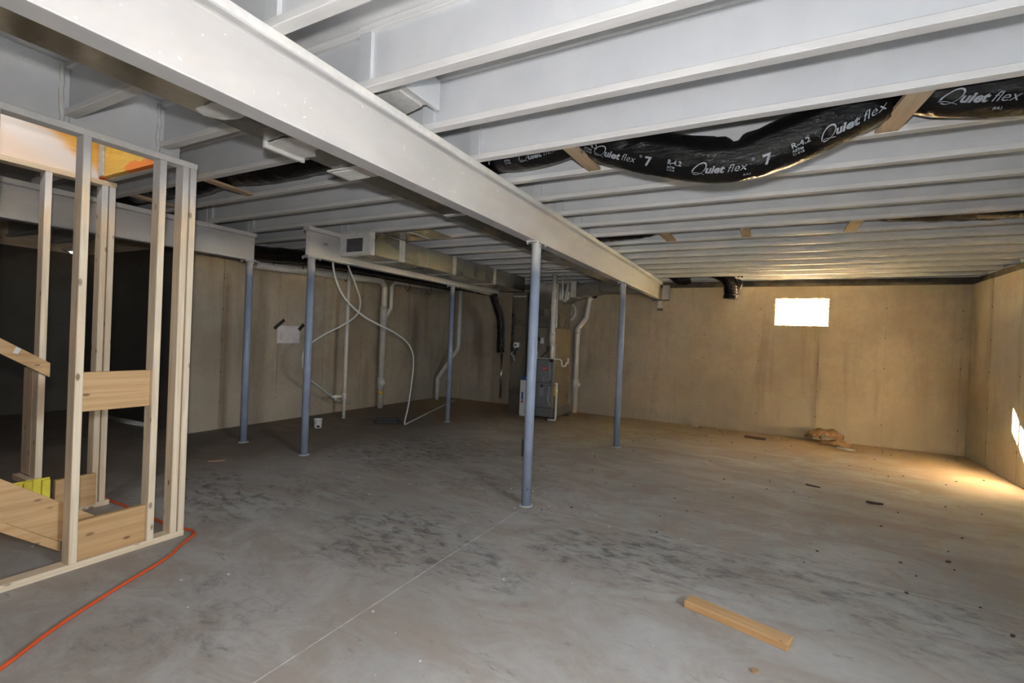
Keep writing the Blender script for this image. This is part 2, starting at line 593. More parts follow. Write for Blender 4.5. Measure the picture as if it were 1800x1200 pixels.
def thing(name, loc, label, cat, group=None):
    o = bpy.data.objects.new(name, None)
    o.empty_display_size = 0.1
    COL.objects.link(o)
    o.location = loc
    return tag(o, label, cat, group)

def tag(o, label=None, cat=None, group=None, kind=None):
    if label:
        o['label'] = label
    if cat:
        o['category'] = cat
    if group:
        o['group'] = group
    if kind:
        o['kind'] = kind
    return o

def bx(name, lo, hi, mat, parent=None, ch=0.0):
    lo2 = tuple(min(a, b) for a, b in zip(lo, hi))
    hi2 = tuple(max(a, b) for a, b in zip(lo, hi))
    return MB().box(lo2, hi2, ch).build(name, mat, parent)

def fillet(path, rad, n=6):
    pts = [Vector(p) for p in path]
    out = [pts[0]]
    for i in range(1, len(pts) - 1):
        a, b, c = pts[i - 1], pts[i], pts[i + 1]
        d1 = (a - b).normalized()
        d2 = (c - b).normalized()
        ang = d1.angle(d2)
        if ang > 3.05:
            out.append(b)
            continue
        L = min(rad / math.tan(ang / 2), 0.45 * (a - b).length, 0.45 * (c - b).length)
        p1 = b + d1 * L
        p2 = b + d2 * L
        for k in range(n + 1):
            t = k / n
            out.append(p1 * (1 - t) ** 2 + b * 2 * t * (1 - t) + p2 * t * t)
    out.append(pts[-1])
    return out

def smooth_path(pts, n=8):
    P = [Vector(p) for p in pts]
    P = [P[0] * 2 - P[1]] + P + [P[-1] * 2 - P[-2]]
    out = []
    for i in range(1, len(P) - 2):
        for k in range(n):
            t = k / n
            p0, p1, p2, p3 = P[i - 1], P[i], P[i + 1], P[i + 2]
            out.append(0.5 * ((2 * p1) + (p2 - p0) * t + (2 * p0 - 5 * p1 + 4 * p2 - p3) * t * t + (3 * p1 - p0 - 3 * p2 + p3) * t ** 3))
    out.append(P[-2])
    return out

ORD = ['first', 'second', 'third', 'fourth', 'fifth', 'sixth', 'seventh', 'eighth', 'ninth', 'tenth', 'eleventh', 'twelfth',
       'thirteenth', 'fourteenth', 'fifteenth', 'sixteenth', 'seventeenth', 'eighteenth', 'nineteenth', 'twentieth', 'twenty-first']

def font_mesh(body, size, shear=0.0, offset=0.0, align='LEFT'):
    cu = bpy.data.curves.new('lettering', 'FONT')
    cu.body = body
    cu.size = size
    cu.shear = shear
    cu.offset = offset
    cu.align_x = align
    cu.resolution_u = 3
    o = bpy.data.objects.new('lettering', cu)
    COL.objects.link(o)
    dg = bpy.context.evaluated_depsgraph_get()
    me = bpy.data.meshes.new_from_object(o.evaluated_get(dg))
    vs = [tuple(v.co) for v in me.vertices]
    fs = [tuple(p.vertices) for p in me.polygons]
    bpy.data.objects.remove(o)
    bpy.data.curves.remove(cu)
    bpy.data.meshes.remove(me)
    return vs, fs

# ------------------------------------------------------------------ structure
ZJ, ZS = 2.574, 2.876
floor = MB().box((XD - 0.2, YB - 0.2, -0.15), (XR + 0.2, YF + 0.2, 0.0)).build('floor', 'concrete_floor')
tag(floor, 'grey concrete slab floor with dark scuffs and brown soil', None, None, 'structure')
SWX, SWY = (-4.50, -3.615), (-1.2, 1.72)      # open stairwell through the floor above
def around(z0, z1):
    b_ = MB()
    b_.box((XD - 0.2, YB - 0.2, z0), (SWX[0], YF + 0.2, z1))
    b_.box((SWX[1], YB - 0.2, z0), (XR + 0.2, YF + 0.2, z1))
    b_.box((SWX[0], YB - 0.2, z0), (SWX[1], SWY[0], z1))
    b_.box((SWX[0], SWY[1], z0), (SWX[1], YF + 0.2, z1))
    return b_
ceil = around(ZS, ZS + 0.05).build('ceiling', 'subfloor')
tag(ceil, 'white sprayed subfloor above the joists', None, None, 'structure')

def wall(name, axis, plane, out, u0, u1, seams, label, opening=None, thick=0.2, panels=True, ztop=ZW, mat='concrete_wall'):
    """axis: the constant axis (0=x,1=y); out=+1/-1 direction away from the room"""
    def P(u, d, z):
        return (plane + out * d, u, z) if axis == 0 else (u, plane + out * d, z)
    def rects(a, b, z0, z1):
        if not opening or b <= opening[0] or a >= opening[1]:
            return [(a, b, z0, z1)]
        o0, o1, oz0, oz1 = opening
        r = [(a, b, z0, oz0), (a, b, oz1, z1)]
        if a < o0:
            r.append((a, o0, oz0, oz1))
        if b > o1:
            r.append((o1, b, oz0, oz1))
        return r
    def addbox(mb, a, b, z0, z1, d0, d1):
        p, q = P(a, d0, z0), P(b, d1, z1)
        mb.box(tuple(min(i, j) for i, j in zip(p, q)), tuple(max(i, j) for i, j in zip(p, q)))
    mb = MB()
    back = 0.008 if panels else 0.0
    for (a, b, z0, z1) in rects(u0, u1, 0, ztop):
        addbox(mb, a, b, z0, z1, back, thick)
    w = mb.build(name, mat)
    tag(w, label, None, None, 'structure')
    if panels:
        ed = [u0] + sorted(s for s in seams if u0 < s < u1) + [u1]
        for a, b in zip(ed[:-1], ed[1:]):
            mb = MB()
            ga = 0.003 if a > u0 else 0
            gb = 0.003 if b < u1 else 0
            pr = random.uniform(0, 0.003)
            for (p, q, z0, z1) in rects(a + ga, b - gb, 0, ztop):
                addbox(mb, p, q, z0, z1, -pr, back)
            mb.build('panel', 'concrete_wall', w)
        # tie-rod ends left in the joints
        mb = MB()
        for s in ed[1:-1]:
            for z in (0.35, 0.78, 1.22, 1.66, 2.08):
                zz = z + random.uniform(-0.03, 0.03)
                if random.random() < 0.35:
                    continue
                if opening and opening[0] - 0.05 < s < opening[1] + 0.05 and opening[2] - 0.1 < zz < opening[3] + 0.1:
                    continue
                addbox(mb, s - 0.0045, s + 0.0045, zz - 0.010, zz + 0.010, -0.0045, back)
        if mb.v:
            tag(mb.build('tie_rod_ends', 'tie_dark', w), None, None, None, 'stuff')
    return w

SEAM = 0.855
far_seams = [-6.1 + 0.0, -5.25, -4.39, -3.53, -2.68, -1.822, -0.975, -0.115, 0.737, 1.59, 2.47]
left_seams = [3.955 + SEAM * i for i in range(0, 7)]
right_seams = [7.54 + SEAM - SEAM * i for i in range(0, 13)]
wall('wall_far', 1, YF, 1, XL, XR, far_seams, 'tan poured concrete wall with the small bright window', FW)
wall('wall_right', 0, XR, 1, YB, YF + 0.2, right_seams, 'concrete wall on the right catching the patch of sun', RW)
wall('wall_left', 0, XL, -1, YJ, YF + 0.2, left_seams, 'brown stained concrete wall behind the plumbing pipes')
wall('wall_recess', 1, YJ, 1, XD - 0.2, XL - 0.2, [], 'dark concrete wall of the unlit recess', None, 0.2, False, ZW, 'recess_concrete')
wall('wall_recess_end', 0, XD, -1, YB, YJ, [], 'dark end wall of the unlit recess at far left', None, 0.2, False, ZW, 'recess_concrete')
wall('wall_back', 1, YB, -1, XD - 0.2, XR + 0.2, [], 'concrete wall behind the camera', None, 0.2, False)

# sill plates and rim boards above the walls
def trim(n, lo, hi, mat, label):
    return tag(bx(n, lo, hi, mat), label, None, None, 'structure')
trim('trim_1', (XL - 0.2, YF + 0.09, ZW), (XR + 0.09, YF + 0.19, ZJ), 'treated_lumber', 'stacked sill plates on the far wall')
trim('trim_2', (XL - 0.2, YF + 0.13, ZJ), (XR + 0.18, YF + 0.19, ZS), 'white_paint', 'rim board above the far wall')
trim('trim_3', (XR + 0.09, YB, ZW), (XR + 0.18, YF + 0.19, ZJ), 'treated_lumber', 'stacked sill plates on the right wall')
trim('trim_4', (XR + 0.13, YB, ZJ), (XR + 0.17, YF + 0.13, ZS), 'white_paint', 'rim board above the right wall')
trim('trim_5', (XL - 0.17, YJ, ZW), (XL - 0.03, YF + 0.09, ZJ), 'treated_lumber', 'stacked sill plates on the left wall')
trim('trim_6', (XL - 0.17, YJ, ZJ), (XL - 0.13, YF + 0.13, ZS), 'white_paint', 'rim board above the left wall')
trim('trim_7', (XD - 0.2, YJ + 0.03, ZW), (XL - 0.17, YJ + 0.17, ZS), 'wood_x', 'sill and rim above the recess wall')
trim('trim_8', (XD - 0.17, YB, ZW), (XD - 0.03, YJ + 0.03, ZS), 'wood_y', 'sill and rim above the recess end wall')
trim('trim_9', (XD - 0.2, YB - 0.17, ZW), (XR + 0.17, YB - 0.03, ZS), 'wood_x', 'sill and rim above the back wall')

# ground outside
g = MB().box((XR + 0.21, -40, 1.2), (60, 60, 1.35)).build('ground', 'gravel')
tag(g, 'grey gravel outside the right wall', None, None, 'structure')
g = MB().box((-60, YF + 0.21, 1.2), (XR + 0.21, 60, 1.35)).build('ground', 'soil')
tag(g, 'bare soil outside the far wall', None, None, 'structure')

# the storey above (keeps the sun off the ground beyond the right wall)
up = around(ZS + 0.052, 5.2).box((XD - 0.2, YB - 0.2, 5.2), (XR + 0.2, YF + 0.2, 6.0)).build('wall_storey_above', 'subfloor')
tag(up, 'storey of the house above the basement', None, None, 'structure')

def window(name, axis, plane, op, label, glass='window_glass'):
    u0, u1, z0, z1 = op
    def B(mb, ua, ub, za, zb, d0, d1):
        if axis == 1:
            mb.box((ua, plane + d0, za), (ub, plane + d1, zb), 0.004)
        else:
            mb.box((plane + d0, ua, za), (plane + d1, ub, zb), 0.004)
        return mb
    c = (u0 + u1) / 2
    root = B(B(B(B(MB(), u0, u1, z0, z0 + 0.035, 0.11, 0.18), u0, u1, z1 - 0.035, z1, 0.11, 0.18), u0, u0 + 0.035, z0 + 0.035, z1 - 0.035, 0.11, 0.18), u1 - 0.035, u1, z0 + 0.035, z1 - 0.035, 0.11, 0.18).build(name, 'white_plastic')
    tag(root, label, None, None, 'structure')
    B(MB(), c - 0.014, c + 0.014, z0 + 0.035, z1 - 0.035, 0.12, 0.165).build('mullion', 'white_plastic', root)
    for a, b in ((u0 + 0.035, c - 0.014), (c + 0.014, u1 - 0.035)):
        B(MB(), a, b, z0 + 0.035, z0 + 0.05, 0.13, 0.155).build('sash_rail', 'white_plastic', root)
        mb = MB()
        if axis == 1:
            mb.box((a, plane + 0.14, z0 + 0.05), (b, plane + 0.144, z1 - 0.035))
        else:
            mb.box((plane + 0.14, a, z0 + 0.05), (plane + 0.144, b, z1 - 0.035))
        mb.build('pane', glass, root)
    # ragged foam bead squeezed round the reveal
    loop = []
    N = 22
    per = [(u0, z0, u1, z0), (u1, z0, u1, z1), (u1, z1, u0, z1), (u0, z1, u0, z0)]
    for (a, b, cc, d) in per:
        for k in range(N):
            t = k / N
            uu = a + (cc - a) * t
            zz = b + (d - b) * t
            q = (uu, plane + 0.012, zz) if axis == 1 else (plane + 0.012, uu, zz)
            loop.append(q)
    loop.append(loop[0])
    rs = [random.uniform(0.008, 0.02) for _ in loop]
    MB().tube(loop, 0.012, 8, True, lambda i, a: rs[i]).build('foam_bead', 'foam', root)
    return root
window('window_1', 1, YF, FW, 'small two-pane basement window glowing in the far wall', 'dusty_glass')
window('window_2', 0, XR, RW, 'basement window in the right wall beside the camera')

# saw-cut joints in the slab
def saw(lo, hi):
    o = bx('saw_joint', lo, hi, 'joint_dust', floor)
saw((-1.752, -2.5, 0.0), (-1.748, 3.55, 0.0012))
saw((-1.752, 3.80, 0.0), (-1.748, 4.45, 0.0012))
saw((-1.62, 3.646, 0.0), (2.5, 3.650, 0.0012))

# ------------------------------------------------------------------ joists
JS, JY0, FLW, FLH = 0.4878, 1.726, 0.058, 0.036
def joist(x0, x1, k, label, group, dy=0.0, stiff=None):
    yc = JY0 + JS * k - FLW / 2 + dy
    xa, xb = min(x0, x1), max(x0, x1)
    t = thing('floor_joist', ((xa + xb) / 2, yc, ZJ), label, 'joist', group)
    MB().box((xa, yc - FLW / 2, ZJ), (xb, yc + FLW / 2, ZJ + FLH), 0.003).build('bottom_flange', 'flange_paint', t)
    MB().box((xa, yc - FLW / 2, ZS - FLH), (xb, yc + FLW / 2, ZS - 0.001), 0.003).build('top_flange', 'flange_paint', t)
    MB().box((xa, yc - 0.005, ZJ + FLH), (xb, yc + 0.005, ZS - FLH)).build('web', 'white_paint', t)
    if stiff:
        for s in stiff:
            for sd in (-1, 1):
                a, b = sorted((yc + sd * 0.005, yc + sd * 0.026))
                bx('web_stiffener', (s - 0.04, a, ZJ + FLH), (s + 0.04, b, ZS - FLH), 'white_paint', t, 0.002)
    return t
KS = list(range(-3, 16))
for i, k in enumerate(KS):
    if k >= 16:
        continue
    joist(-1.785, XR + 0.12, k, 'white painted I-joist right of the main beam, %s from the near end' % ORD[i], 'joists between main beam and right wall', 0, (-1.745,))
LK = list(range(-1, 16))
for i, k in enumerate(LK):
    xe = -3.575 if k <= 0 else (-5.62 if JY0 + JS * k < 3.75 else -4.56)
    joist(-1.795, xe, k, 'shaded white I-joist left of the main beam, %s from the near end' % ORD[i], 'joists left of main beam', 0.012, None if k <= 0 else (xe + 0.045,))
n = 0
for k in range(-1, 16):
    y = JY0 + JS * k
    if k <= 0:
        x0, x1 = -4.62, -5.62
        joist(x0, x1, k, 'short grey joist beyond the stair opening, %s from the near end' % ORD[k + 1], 'short joists beyond the stairs', 0.012)
        continue
    x0 = -5.63 if y < 3.75 else -4.57
    x1 = XD - 0.02 if y < YJ else XL - 0.12
    joist(x0, x1, k, 'dim grey joist past the left steel beams, %s from the near end' % ORD[n], 'joists past the left beams', 0.012, (x0 - 0.045,))
    n += 1

# ------------------------------------------------------------------ steel beams
def beam(name, xc, y0, y1, label, zb=2.237, bw=0.10, ztop=2.532, wr=0.10):
    t = thing(name, (xc, y0, zb), label, 'beam')
    MB().box((xc - bw / 2, y0, zb), (xc + bw / 2, y1, zb + 0.009), 0.001).build('bottom_flange', 'steel_paint', t)
    MB().box((xc - bw / 2, y0, ztop - 0.009), (xc + bw / 2, y1, ztop), 0.001).build('top_flange', 'steel_paint', t)
    # web with small root fillets
    w = 0.0045
    f = 0.012
    poly = [(xc - w - f, zb + 0.009), (xc + w + f, zb + 0.009), (xc + w + f * 0.3, zb + 0.009 + f * 0.3), (xc + w, zb + 0.009 + f), (xc + w, ztop - 0.009 - f),
            (xc + w + f * 0.3, ztop - 0.009 - f * 0.3), (xc + w + f, ztop - 0.009), (xc - w - f, ztop - 0.009), (xc - w - f * 0.3, ztop - 0.009 - f * 0.3), (xc - w, ztop - 0.009 - f), (xc - w, zb + 0.009 + f), (xc - w - f * 0.3, zb + 0.009 + f * 0.3)]
    MB().prism(poly, 1, y0, y1).build('web', 'steel_paint', t)
    MB().box((xc - wr / 2, y0, ztop), (xc + wr / 2, y1, ZJ - 0.001), 0.003).build('nailer_plate', 'flange_paint', t)
    return t
mb_ = beam('steel_beam', -1.78, YB + 0.02, YF + 0.015, 'long white steel I-beam running overhead to the far wall')
beam('steel_beam', -5.65, YB + 0.02, 3.735, 'white steel beam at left ending beside the black flex duct')
bc_ = beam('steel_beam', -4.58, 3.63, 8.0, 'white steel beam carrying the big supply duct beside it')

# faint pencil figures on the end of the beam
vs, fs = font_mesh('2P0', 0.05)
MB().add([(-4.58 + 0.0052, 3.86 + x, 2.40 + y) for x, y, z in vs], fs).build('pencil_mark', 'black_tape', bc_)

# beam pocket in the far wall
t = thing('beam_bracket', (-1.78, YF - 0.02, 2.16), 'dark steel bearing bracket under the far end of the long beam', 'bracket')
bx('bearing_plate', (-1.90, YF - 0.045, 2.222), (-1.60, YF - 0.001, 2.236), 'dark_steel', t)
bx('stem', (-1.80, YF - 0.035, 2.085), (-1.72, YF - 0.004, 2.222), 'steel_paint', t)
bx('foot', (-1.805, YF - 0.03, 2.04), (-1.715, YF - 0.004, 2.085), 'dark_steel', t)
bx('side_angle', (-1.715, YF - 0.09, 2.245), (-1.60, YF - 0.002, 2.50), 'steel_paint', t)

# ------------------------------------------------------------------ columns
def column(x, y, label, r=0.041, zt=2.236):
    t = thing('steel_column', (x, y, 0), label, 'column', 'steel pipe columns')
    MB().tube([(x, y, 0.008), (x, y, zt - 0.012)], r, 28).build('shaft', 'column_paint', t)
    MB().tube([(x, y, 0.70), (x, y, 0.706)], r + 0.0012, 28).build('weld_ring', 'column_paint', t)
    bx('cap_plate', (x - 0.055, y - 0.09, zt - 0.012), (x + 0.055, y + 0.09, zt), 'steel_paint', t, 0.001)
    MB().tube([(x, y, 0.0), (x, y, 0.008)], r + 0.018, 24).build('base_plate', 'grout', t)
    for sy in (-1, 1):
        for sx in (-1, 1):
            p = (x + sx * 0.047, y + sy * 0.078, zt - 0.028)
            MB().tube([p, (p[0], p[1], p[2] + 0.016)], 0.008, 6).build('bolt', 'steel_paint', t)
    return t
column(-1.755, 3.68, 'nearest blue-grey steel column in the centre of the room')
column(-1.75, 6.446, 'blue-grey column under the main beam, nearer the far wall', 0.041)
column(-4.58, 3.715, 'blue-grey column under the near end of the duct-side beam')
column(-4.59, 6.496, 'blue-grey column standing beside the white tubing loop', 0.038)
column(-5.65, 3.687, 'dim blue-grey column at left under the beam end by the recess', 0.041)
# black tape strip on the nearest column
col0 = [o for o in COL.objects if o.name == 'steel_column'][0]
bx('black_tape', (-1.7985, 3.645, 0.42), (-1.789, 3.66, 0.56), 'black_tape', col0)

# ------------------------------------------------------------------ flex ducts
def interp(tab, x):
    for (x0, z0), (x1, z1) in zip(tab[:-1], tab[1:]):
        if x0 <= x <= x1:
            t = (x - x0) / (x1 - x0)
            t2 = t * t * (3 - 2 * t)
            return z0 + (z1 - z0) * (0.5 * t + 0.5 * t2)
    return tab[0][1] if x < tab[0][0] else tab[-1][1]

RB = 0.125
main_tab = [(-2.05, 2.73), (-1.757, 2.712), (-1.43, 2.702), (-1.09, 2.75), (-0.95, 2.672), (-0.807, 2.612), (-0.577, 2.54), (-0.365, 2.478), (-0.216, 2.462),
            (-0.075, 2.476), (0.062, 2.522), (0.273, 2.60), (0.454, 2.688), (0.535, 2.75), (0.64, 2.682), (0.80, 2.648), (0.965, 2.628), (1.3, 2.63), (1.7, 2.68), (2.1, 2.72)]
DY = 2.925
def duct_c(x):
    h = 0.06
    z = (interp(main_tab, x - h) + 2 * interp(main_tab, x) + interp(main_tab, x + h)) / 4
    return Vector((x, DY, z))
def wrinkle(p, a):
    return mnoise.noise(Vector((p[0] * 9, a * 2.2, 3.1))) * 0.006 + mnoise.noise(Vector((p[0] * 28, a * 5 + p[0] * 20, 1.7))) * 0.003

fx = thing('flex_duct', (0, DY, 2.60), 'sagging black insulated flex duct with white lettering in the joist bay', 'duct')
path = [duct_c(-2.0 + 0.025 * i) for i in range(164)]
def rf(i, a):
    p = path[i]
    pin = math.exp(-((p.x + 0.19) / 0.035) ** 2) * (0.045 if math.cos(a) > 0 else 0.0) * max(0, math.cos(a))
    pin2 = math.exp(-((p.x + 1.09) / 0.07) ** 2) * 0.022 + math.exp(-((p.x - 0.535) / 0.07) ** 2) * 0.022
    return RB + wrinkle(p, a) - pin - pin2
MB().tube(path, RB, 40, True, rf).build('sleeve', 'black_plastic', fx)

def duct_text(vs, fs, x0, phi, name='lettering', lift=0.0045, mat='label_grey'):
    out = []
    for (u, v, w) in vs:
        x = x0 + u
        c = duct_c(x)
        c2 = duct_c(x + 0.02)
        tn = (c2 - c).normalized()
        nz = Vector((-tn.z, 0, tn.x))
        f = phi + v / RB
        # match sleeve angle: a measured from up normal
        a = math.atan2(-math.cos(f), math.sin(f))
        rr = RB + lift
        out.append(tuple(c + (Vector((0, -1, 0)) * math.cos(f) + nz * math.sin(f)) * rr))
    return MB().add(out, fs).build(name, mat, fx)

def ring_q(size):
    """tall slanted script Q: thin swash ring, tail"""
    vs, fs = [], []
    N = 30
    for i in range(N + 1):
        a = math.radians(215 - 330 * i / N)
        th = 0.010 + 0.016 * abs(math.sin(a * 0.5 + 0.4))
        for rr in (1.0, 1.0 - th * 8):
            x = math.cos(a) * 0.52 * size * rr
            y = math.sin(a) * 0.62 * size * rr
            vs.append((x + y * 0.55, y + 0.35 * size, 0))
    for i in range(N):
        fs.append((2 * i, 2 * i + 1, 2 * i + 3, 2 * i + 2))
    o = len(vs)
    # tail
    tail = [(-0.62, -0.10), (-0.3, -0.02), (0.1, -0.12), (0.42, -0.22)]
    for (x, y) in tail:
        vs.append((x * size, (y + 0.035) * size, 0))
        vs.append((x * size, (y - 0.02) * size, 0))
    for i in range(len(tail) - 1):
        fs.append((o + 2 * i, o + 2 * i + 1, o + 2 * i + 3, o + 2 * i + 2))
    return vs, fs

PH = math.radians(-50)
for x0 in (-1.49, -0.93, -0.37, 0.185, 0.70):
    S = 0.057
    vs, fs = ring_q(S)
    duct_text([(x + 0.0, y, z) for x, y, z in vs], fs, x0 + 0.015, PH + 0.02)
    vs, fs = font_mesh('uiet', S, 0.3, 0.0022)
    duct_text(vs, fs, x0 + 0.04, PH)
    w1 = max(v[0] for v in vs)
    vs, fs = font_mesh('flex', S * 1.05, 0.35, -0.0004)
    duct_text(vs, fs, x0 + 0.04 + w1 + 0.003, PH)
    vs, fs = font_mesh('\u00ae', S * 0.35)
    duct_text(vs, fs, x0 + 0.04 + w1 + 0.115, PH + 0.3)
for x0 in (-1.59, -0.925 - 0.055, -0.49, 0.08, 0.60):
    vs, fs = font_mesh('R-4.2', 0.036, 0, 0.0008)
    duct_text(vs, fs, x0 - 0.03, PH + 0.20)
    vs, fs = font_mesh('ASTM\nC-518', 0.018, 0, 0.0004)
    duct_text(vs, fs, x0 - 0.03, PH + 0.03)
for x0 in (-1.735, -0.63, -0.055):
    vs, fs = font_mesh('7', 0.075, 0, 0.0018)
    duct_text(vs, fs, x0 - 0.02, PH - 0.02)
for x0 in (-0.16, 0.86):
    vs, fs = font_mesh('(UL)', 0.017, 0, 0.0004)
    duct_text(vs, fs, x0, PH - 0.30)

def flex(pts, r, label, cat='duct', name='flex_duct', strap=None):
    P = smooth_path(pts, 10)
    t = thing(name, tuple(P[0]), label, cat)
    sd = random.uniform(0, 50)
    MB().tube(P, r, 26, True, lambda i, a: r + mnoise.noise(P[i] * 11 + Vector((a, sd, 0))) * 0.011 * (r / 0.12) + 0.003 * math.sin(i * 2.1)).build('sleeve', 'black_plastic', t)
    if strap:
        for s in strap:
            i = int(s * (len(P) - 2))
            MB().tube([P[i], P[i] + (P[i + 1] - P[i]) * 0.5], r + 0.006, 22).build('tie_band', 'black_rubber', t)
    return t
flex([(-2.4, 2.44, 2.70), (-3.0, 2.45, 2.70), (-3.6, 2.44, 2.69), (-4.05, 2.44, 2.728), (-4.6, 2.45, 2.69), (-5.2, 2.44, 2.728), (-6.0, 2.44, 2.70), (-7.2, 2.44, 2.71)], 0.118,
     'black flex duct tucked between joists left of the main beam')
flex([(-1.80, 5.37, 2.675), (-1.70, 5.37, 2.675), (-1.35, 5.37, 2.69), (-0.98, 5.37, 2.735), (-0.23, 5.37, 2.74), (0.66, 5.37, 2.735), (1.2, 5.37, 2.69), (1.8, 5.37, 2.675), (2.3, 5.37, 2.70)], 0.105,
     'black flex duct barely showing in the bay halfway to the far wall')
t = flex([(-1.05, 8.79, 2.73), (-0.82, 8.79, 2.69), (-0.66, 8.78, 2.60), (-0.575, 8.77, 2.47), (-0.56, 8.77, 2.33), (-0.565, 8.77, 2.225)], 0.112,
     'black flex duct elbow drooping below the ceiling near the small window', strap=(0.9,))
MB().tube(smooth_path([(-0.47, 8.70, 2.54), (-0.42, 8.69, 2.52), (-0.40, 8.69, 2.47), (-0.43, 8.69, 2.38)]), 0.012, 6).build('loose_strap', 'black_rubber', t)
MB().tube(smooth_path([(-0.46, 8.70, 2.58), (-0.42, 8.69, 2.60), (-0.39, 8.69, 2.57)]), 0.012, 6).build('loose_strap', 'black_rubber', t)
t = flex([(-1.62, 8.79, 2.72), (-1.5, 8.79, 2.66), (-1.42, 8.79, 2.585), (-1.33, 8.79, 2.56), (-1.22, 8.79, 2.60)], 0.095,
     'short black flex duct end poking out beside the main beam end')
MB().tube([(-1.42, 8.79, 2.66), (-1.42, 8.79, ZS + 0.001)], 0.006, 6).build('hanger_strap', 'black_rubber', t)
flex([(-5.97, 2.9, 2.36), (-5.92, 3.4, 2.37), (-5.9, 3.9, 2.385), (-5.9, 4.7, 2.455), (-5.85, 5.5, 2.465), (-5.7, 6.6, 2.455), (-5.5, 7.6, 2.44), (-5.2, 8.4, 2.40)], 0.10,
     'black flex duct crossing the gap between the two left beams')
flex([(-4.47, 7.62, 2.20), (-4.46, 7.70, 2.05), (-4.44, 7.80, 1.88), (-4.42, 7.85, 1.70), (-4.42, 7.87, 1.40), (-4.42, 7.88, 1.16)], 0.075,
     'black flex hose hanging beside the tall return duct', 'duct', 'flex_hose', (0.93,))

# wood straps holding up the flex ducts
def strap(x, k, dx, w, label, z=2.577, th=0.018):
    ya = JY0 + JS * k
    yb = JY0 + JS * (k + 1) - FLW
    poly = [(x - w / 2, ya), (x + w / 2, ya), (x + w / 2 + dx, yb), (x - w / 2 + dx, yb)]
    o = MB().prism(poly, 2, z, z + th).build('duct_strap', 'strap_y')
    return tag(o, label, 'strap', 'wood straps under flex ducts')
strap(-1.10, 2, 0.02, 0.085, 'tan wood strap under the sagging lettered duct, nearest the main beam')
strap(0.56, 2, -0.05, 0.10, 'tan wood strap at the right end of the duct sag')
strap(-0.99, 7, 0.0, 0.10, 'small tan wood strap across the mid bay, nearest the main beam')
strap(-0.23, 7, 0.0, 0.085, 'small tan wood strap across the mid bay, middle of the three')
strap(0.66, 7, 0.0, 0.10, 'small tan wood strap across the mid bay, farthest right')
strap(-4.02, 1, -0.06, 0.085, 'tan wood strap under the left flex duct beside the corner studs')
strap(-5.2, 1, -0.06, 0.085, 'tan wood strap under the left flex duct seen between the studs')
# small blocks between last joist and rim
for i, x in enumerate((0.05, 0.56, 1.14, 1.80)):
    o = bx('blocking', (x - 0.04, 9.05, 2.585), (x + 0.04, YF + 0.125, 2.62), 'flange_paint', None, 0.002)
    tag(o, '%s small white block above the far wall, counted from the left' % ORD[i], 'block', 'blocks above the far wall')

# ------------------------------------------------------------------ trunk duct beside the main beam
def sheet_duct(name, lo, hi, label, bands, axis, cross=True):
    t = thing(name, (lo[0], lo[1], lo[2]), label, 'duct')
    MB().box(lo, hi, 0.004).build('casing', 'galvanized', t)
    for b, w, mat in bands:
        e = 0.005
        l2, h2 = [v - e for v in lo], [v + e for v in hi]
        l2[axis], h2[axis] = b - w / 2, b + w / 2
        MB().box(tuple(l2), tuple(h2), 0.002).build('seam_band', mat, t)
    return t
TX0, TX1, TZ0 = -2.34, -1.845, 2.385
trunk = sheet_duct('trunk_duct', (TX0, -1.5, TZ0), (TX1, 8.1, ZJ - 0.002), 'long flat galvanized trunk duct running along the main beam',
                   [(3.17, 0.05, 'duct_paint'), (5.2, 0.03, 'galvanized'), (6.6, 0.03, 'galvanized'), (7.4, 0.03, 'galvanized')], 1)
# mastic patches and supply fittings on its underside
def mastic(poly, z0, z1, name='mastic_patch', mat='duct_paint'):
    return MB().prism(poly, 2, z0, z1).build(name, mat, trunk)
mastic([(-2.30, 1.22), (-2.16, 1.21), (-2.10, 1.29), (-2.06, 1.34), (-2.20, 1.36), (-2.29, 1.335), (-2.33, 1.27)], TZ0 - 0.006, TZ0)
t = thing('supply_fitting', (-2.32, 1.66, TZ0 - 0.03), 'galvanized take-off with ragged white sealant under the trunk duct', 'duct fitting')
bx('collar', (-2.338, 1.60, TZ0 - 0.004), (-2.12, 1.80, TZ0 - 0.0005), 'galvanized', t)
bx('side_plate', (-2.362, 1.585, TZ0 - 0.03), (-2.342, 1.83, TZ0 + 0.09), 'duct_paint', t, 0.002)
MB().prism([(-2.35, 1.60), (-2.20, 1.585), (-2.10, 1.63), (-2.09, 1.73), (-2.18, 1.76), (-2.24, 1.82), (-2.35, 1.81)], 2, TZ0 - 0.011, TZ0 - 0.004).build('mastic_patch', 'duct_paint', t)
t = thing('supply_register', (-2.3, 2.11, TZ0), 'white slatted supply register under the trunk duct', 'register')
bx('frame', (-2.39, 2.02, TZ0 - 0.012), (-2.10, 2.20, TZ0 - 0.001), 'duct_paint', t, 0.003)
for i in range(9):
    y = 2.045 + i * 0.0165
    bx('slat', (-2.36, y, TZ0 - 0.018), (-2.20, y + 0.009, TZ0 - 0.012), 'white_plastic', t)
# take-off box passing over the beam into the first right-hand bay
t = thing('duct_boot', (-1.9, 1.95, 2.66), 'white painted duct boot poking over the main beam between joists', 'duct fitting')
MB().prism([(1.80, 2.80), (2.125, 2.80), (2.125, 2.70), (2.06, 2.66), (1.86, 2.66), (1.80, 2.70)], 0, -2.15, -1.655).build('casing', 'duct_paint', t)
bx('end_flange', (-1.672, 1.79, 2.652), (-1.645, 2.135, 2.815), 'white_paint', t, 0.003)
MB().prism([(-2.12, 1.83), (-1.70, 1.87), (-1.70, 2.05), (-1.85, 2.09), (-2.12, 2.04)], 2, 2.648, 2.662).build('mastic_patch', 'duct_paint', t)

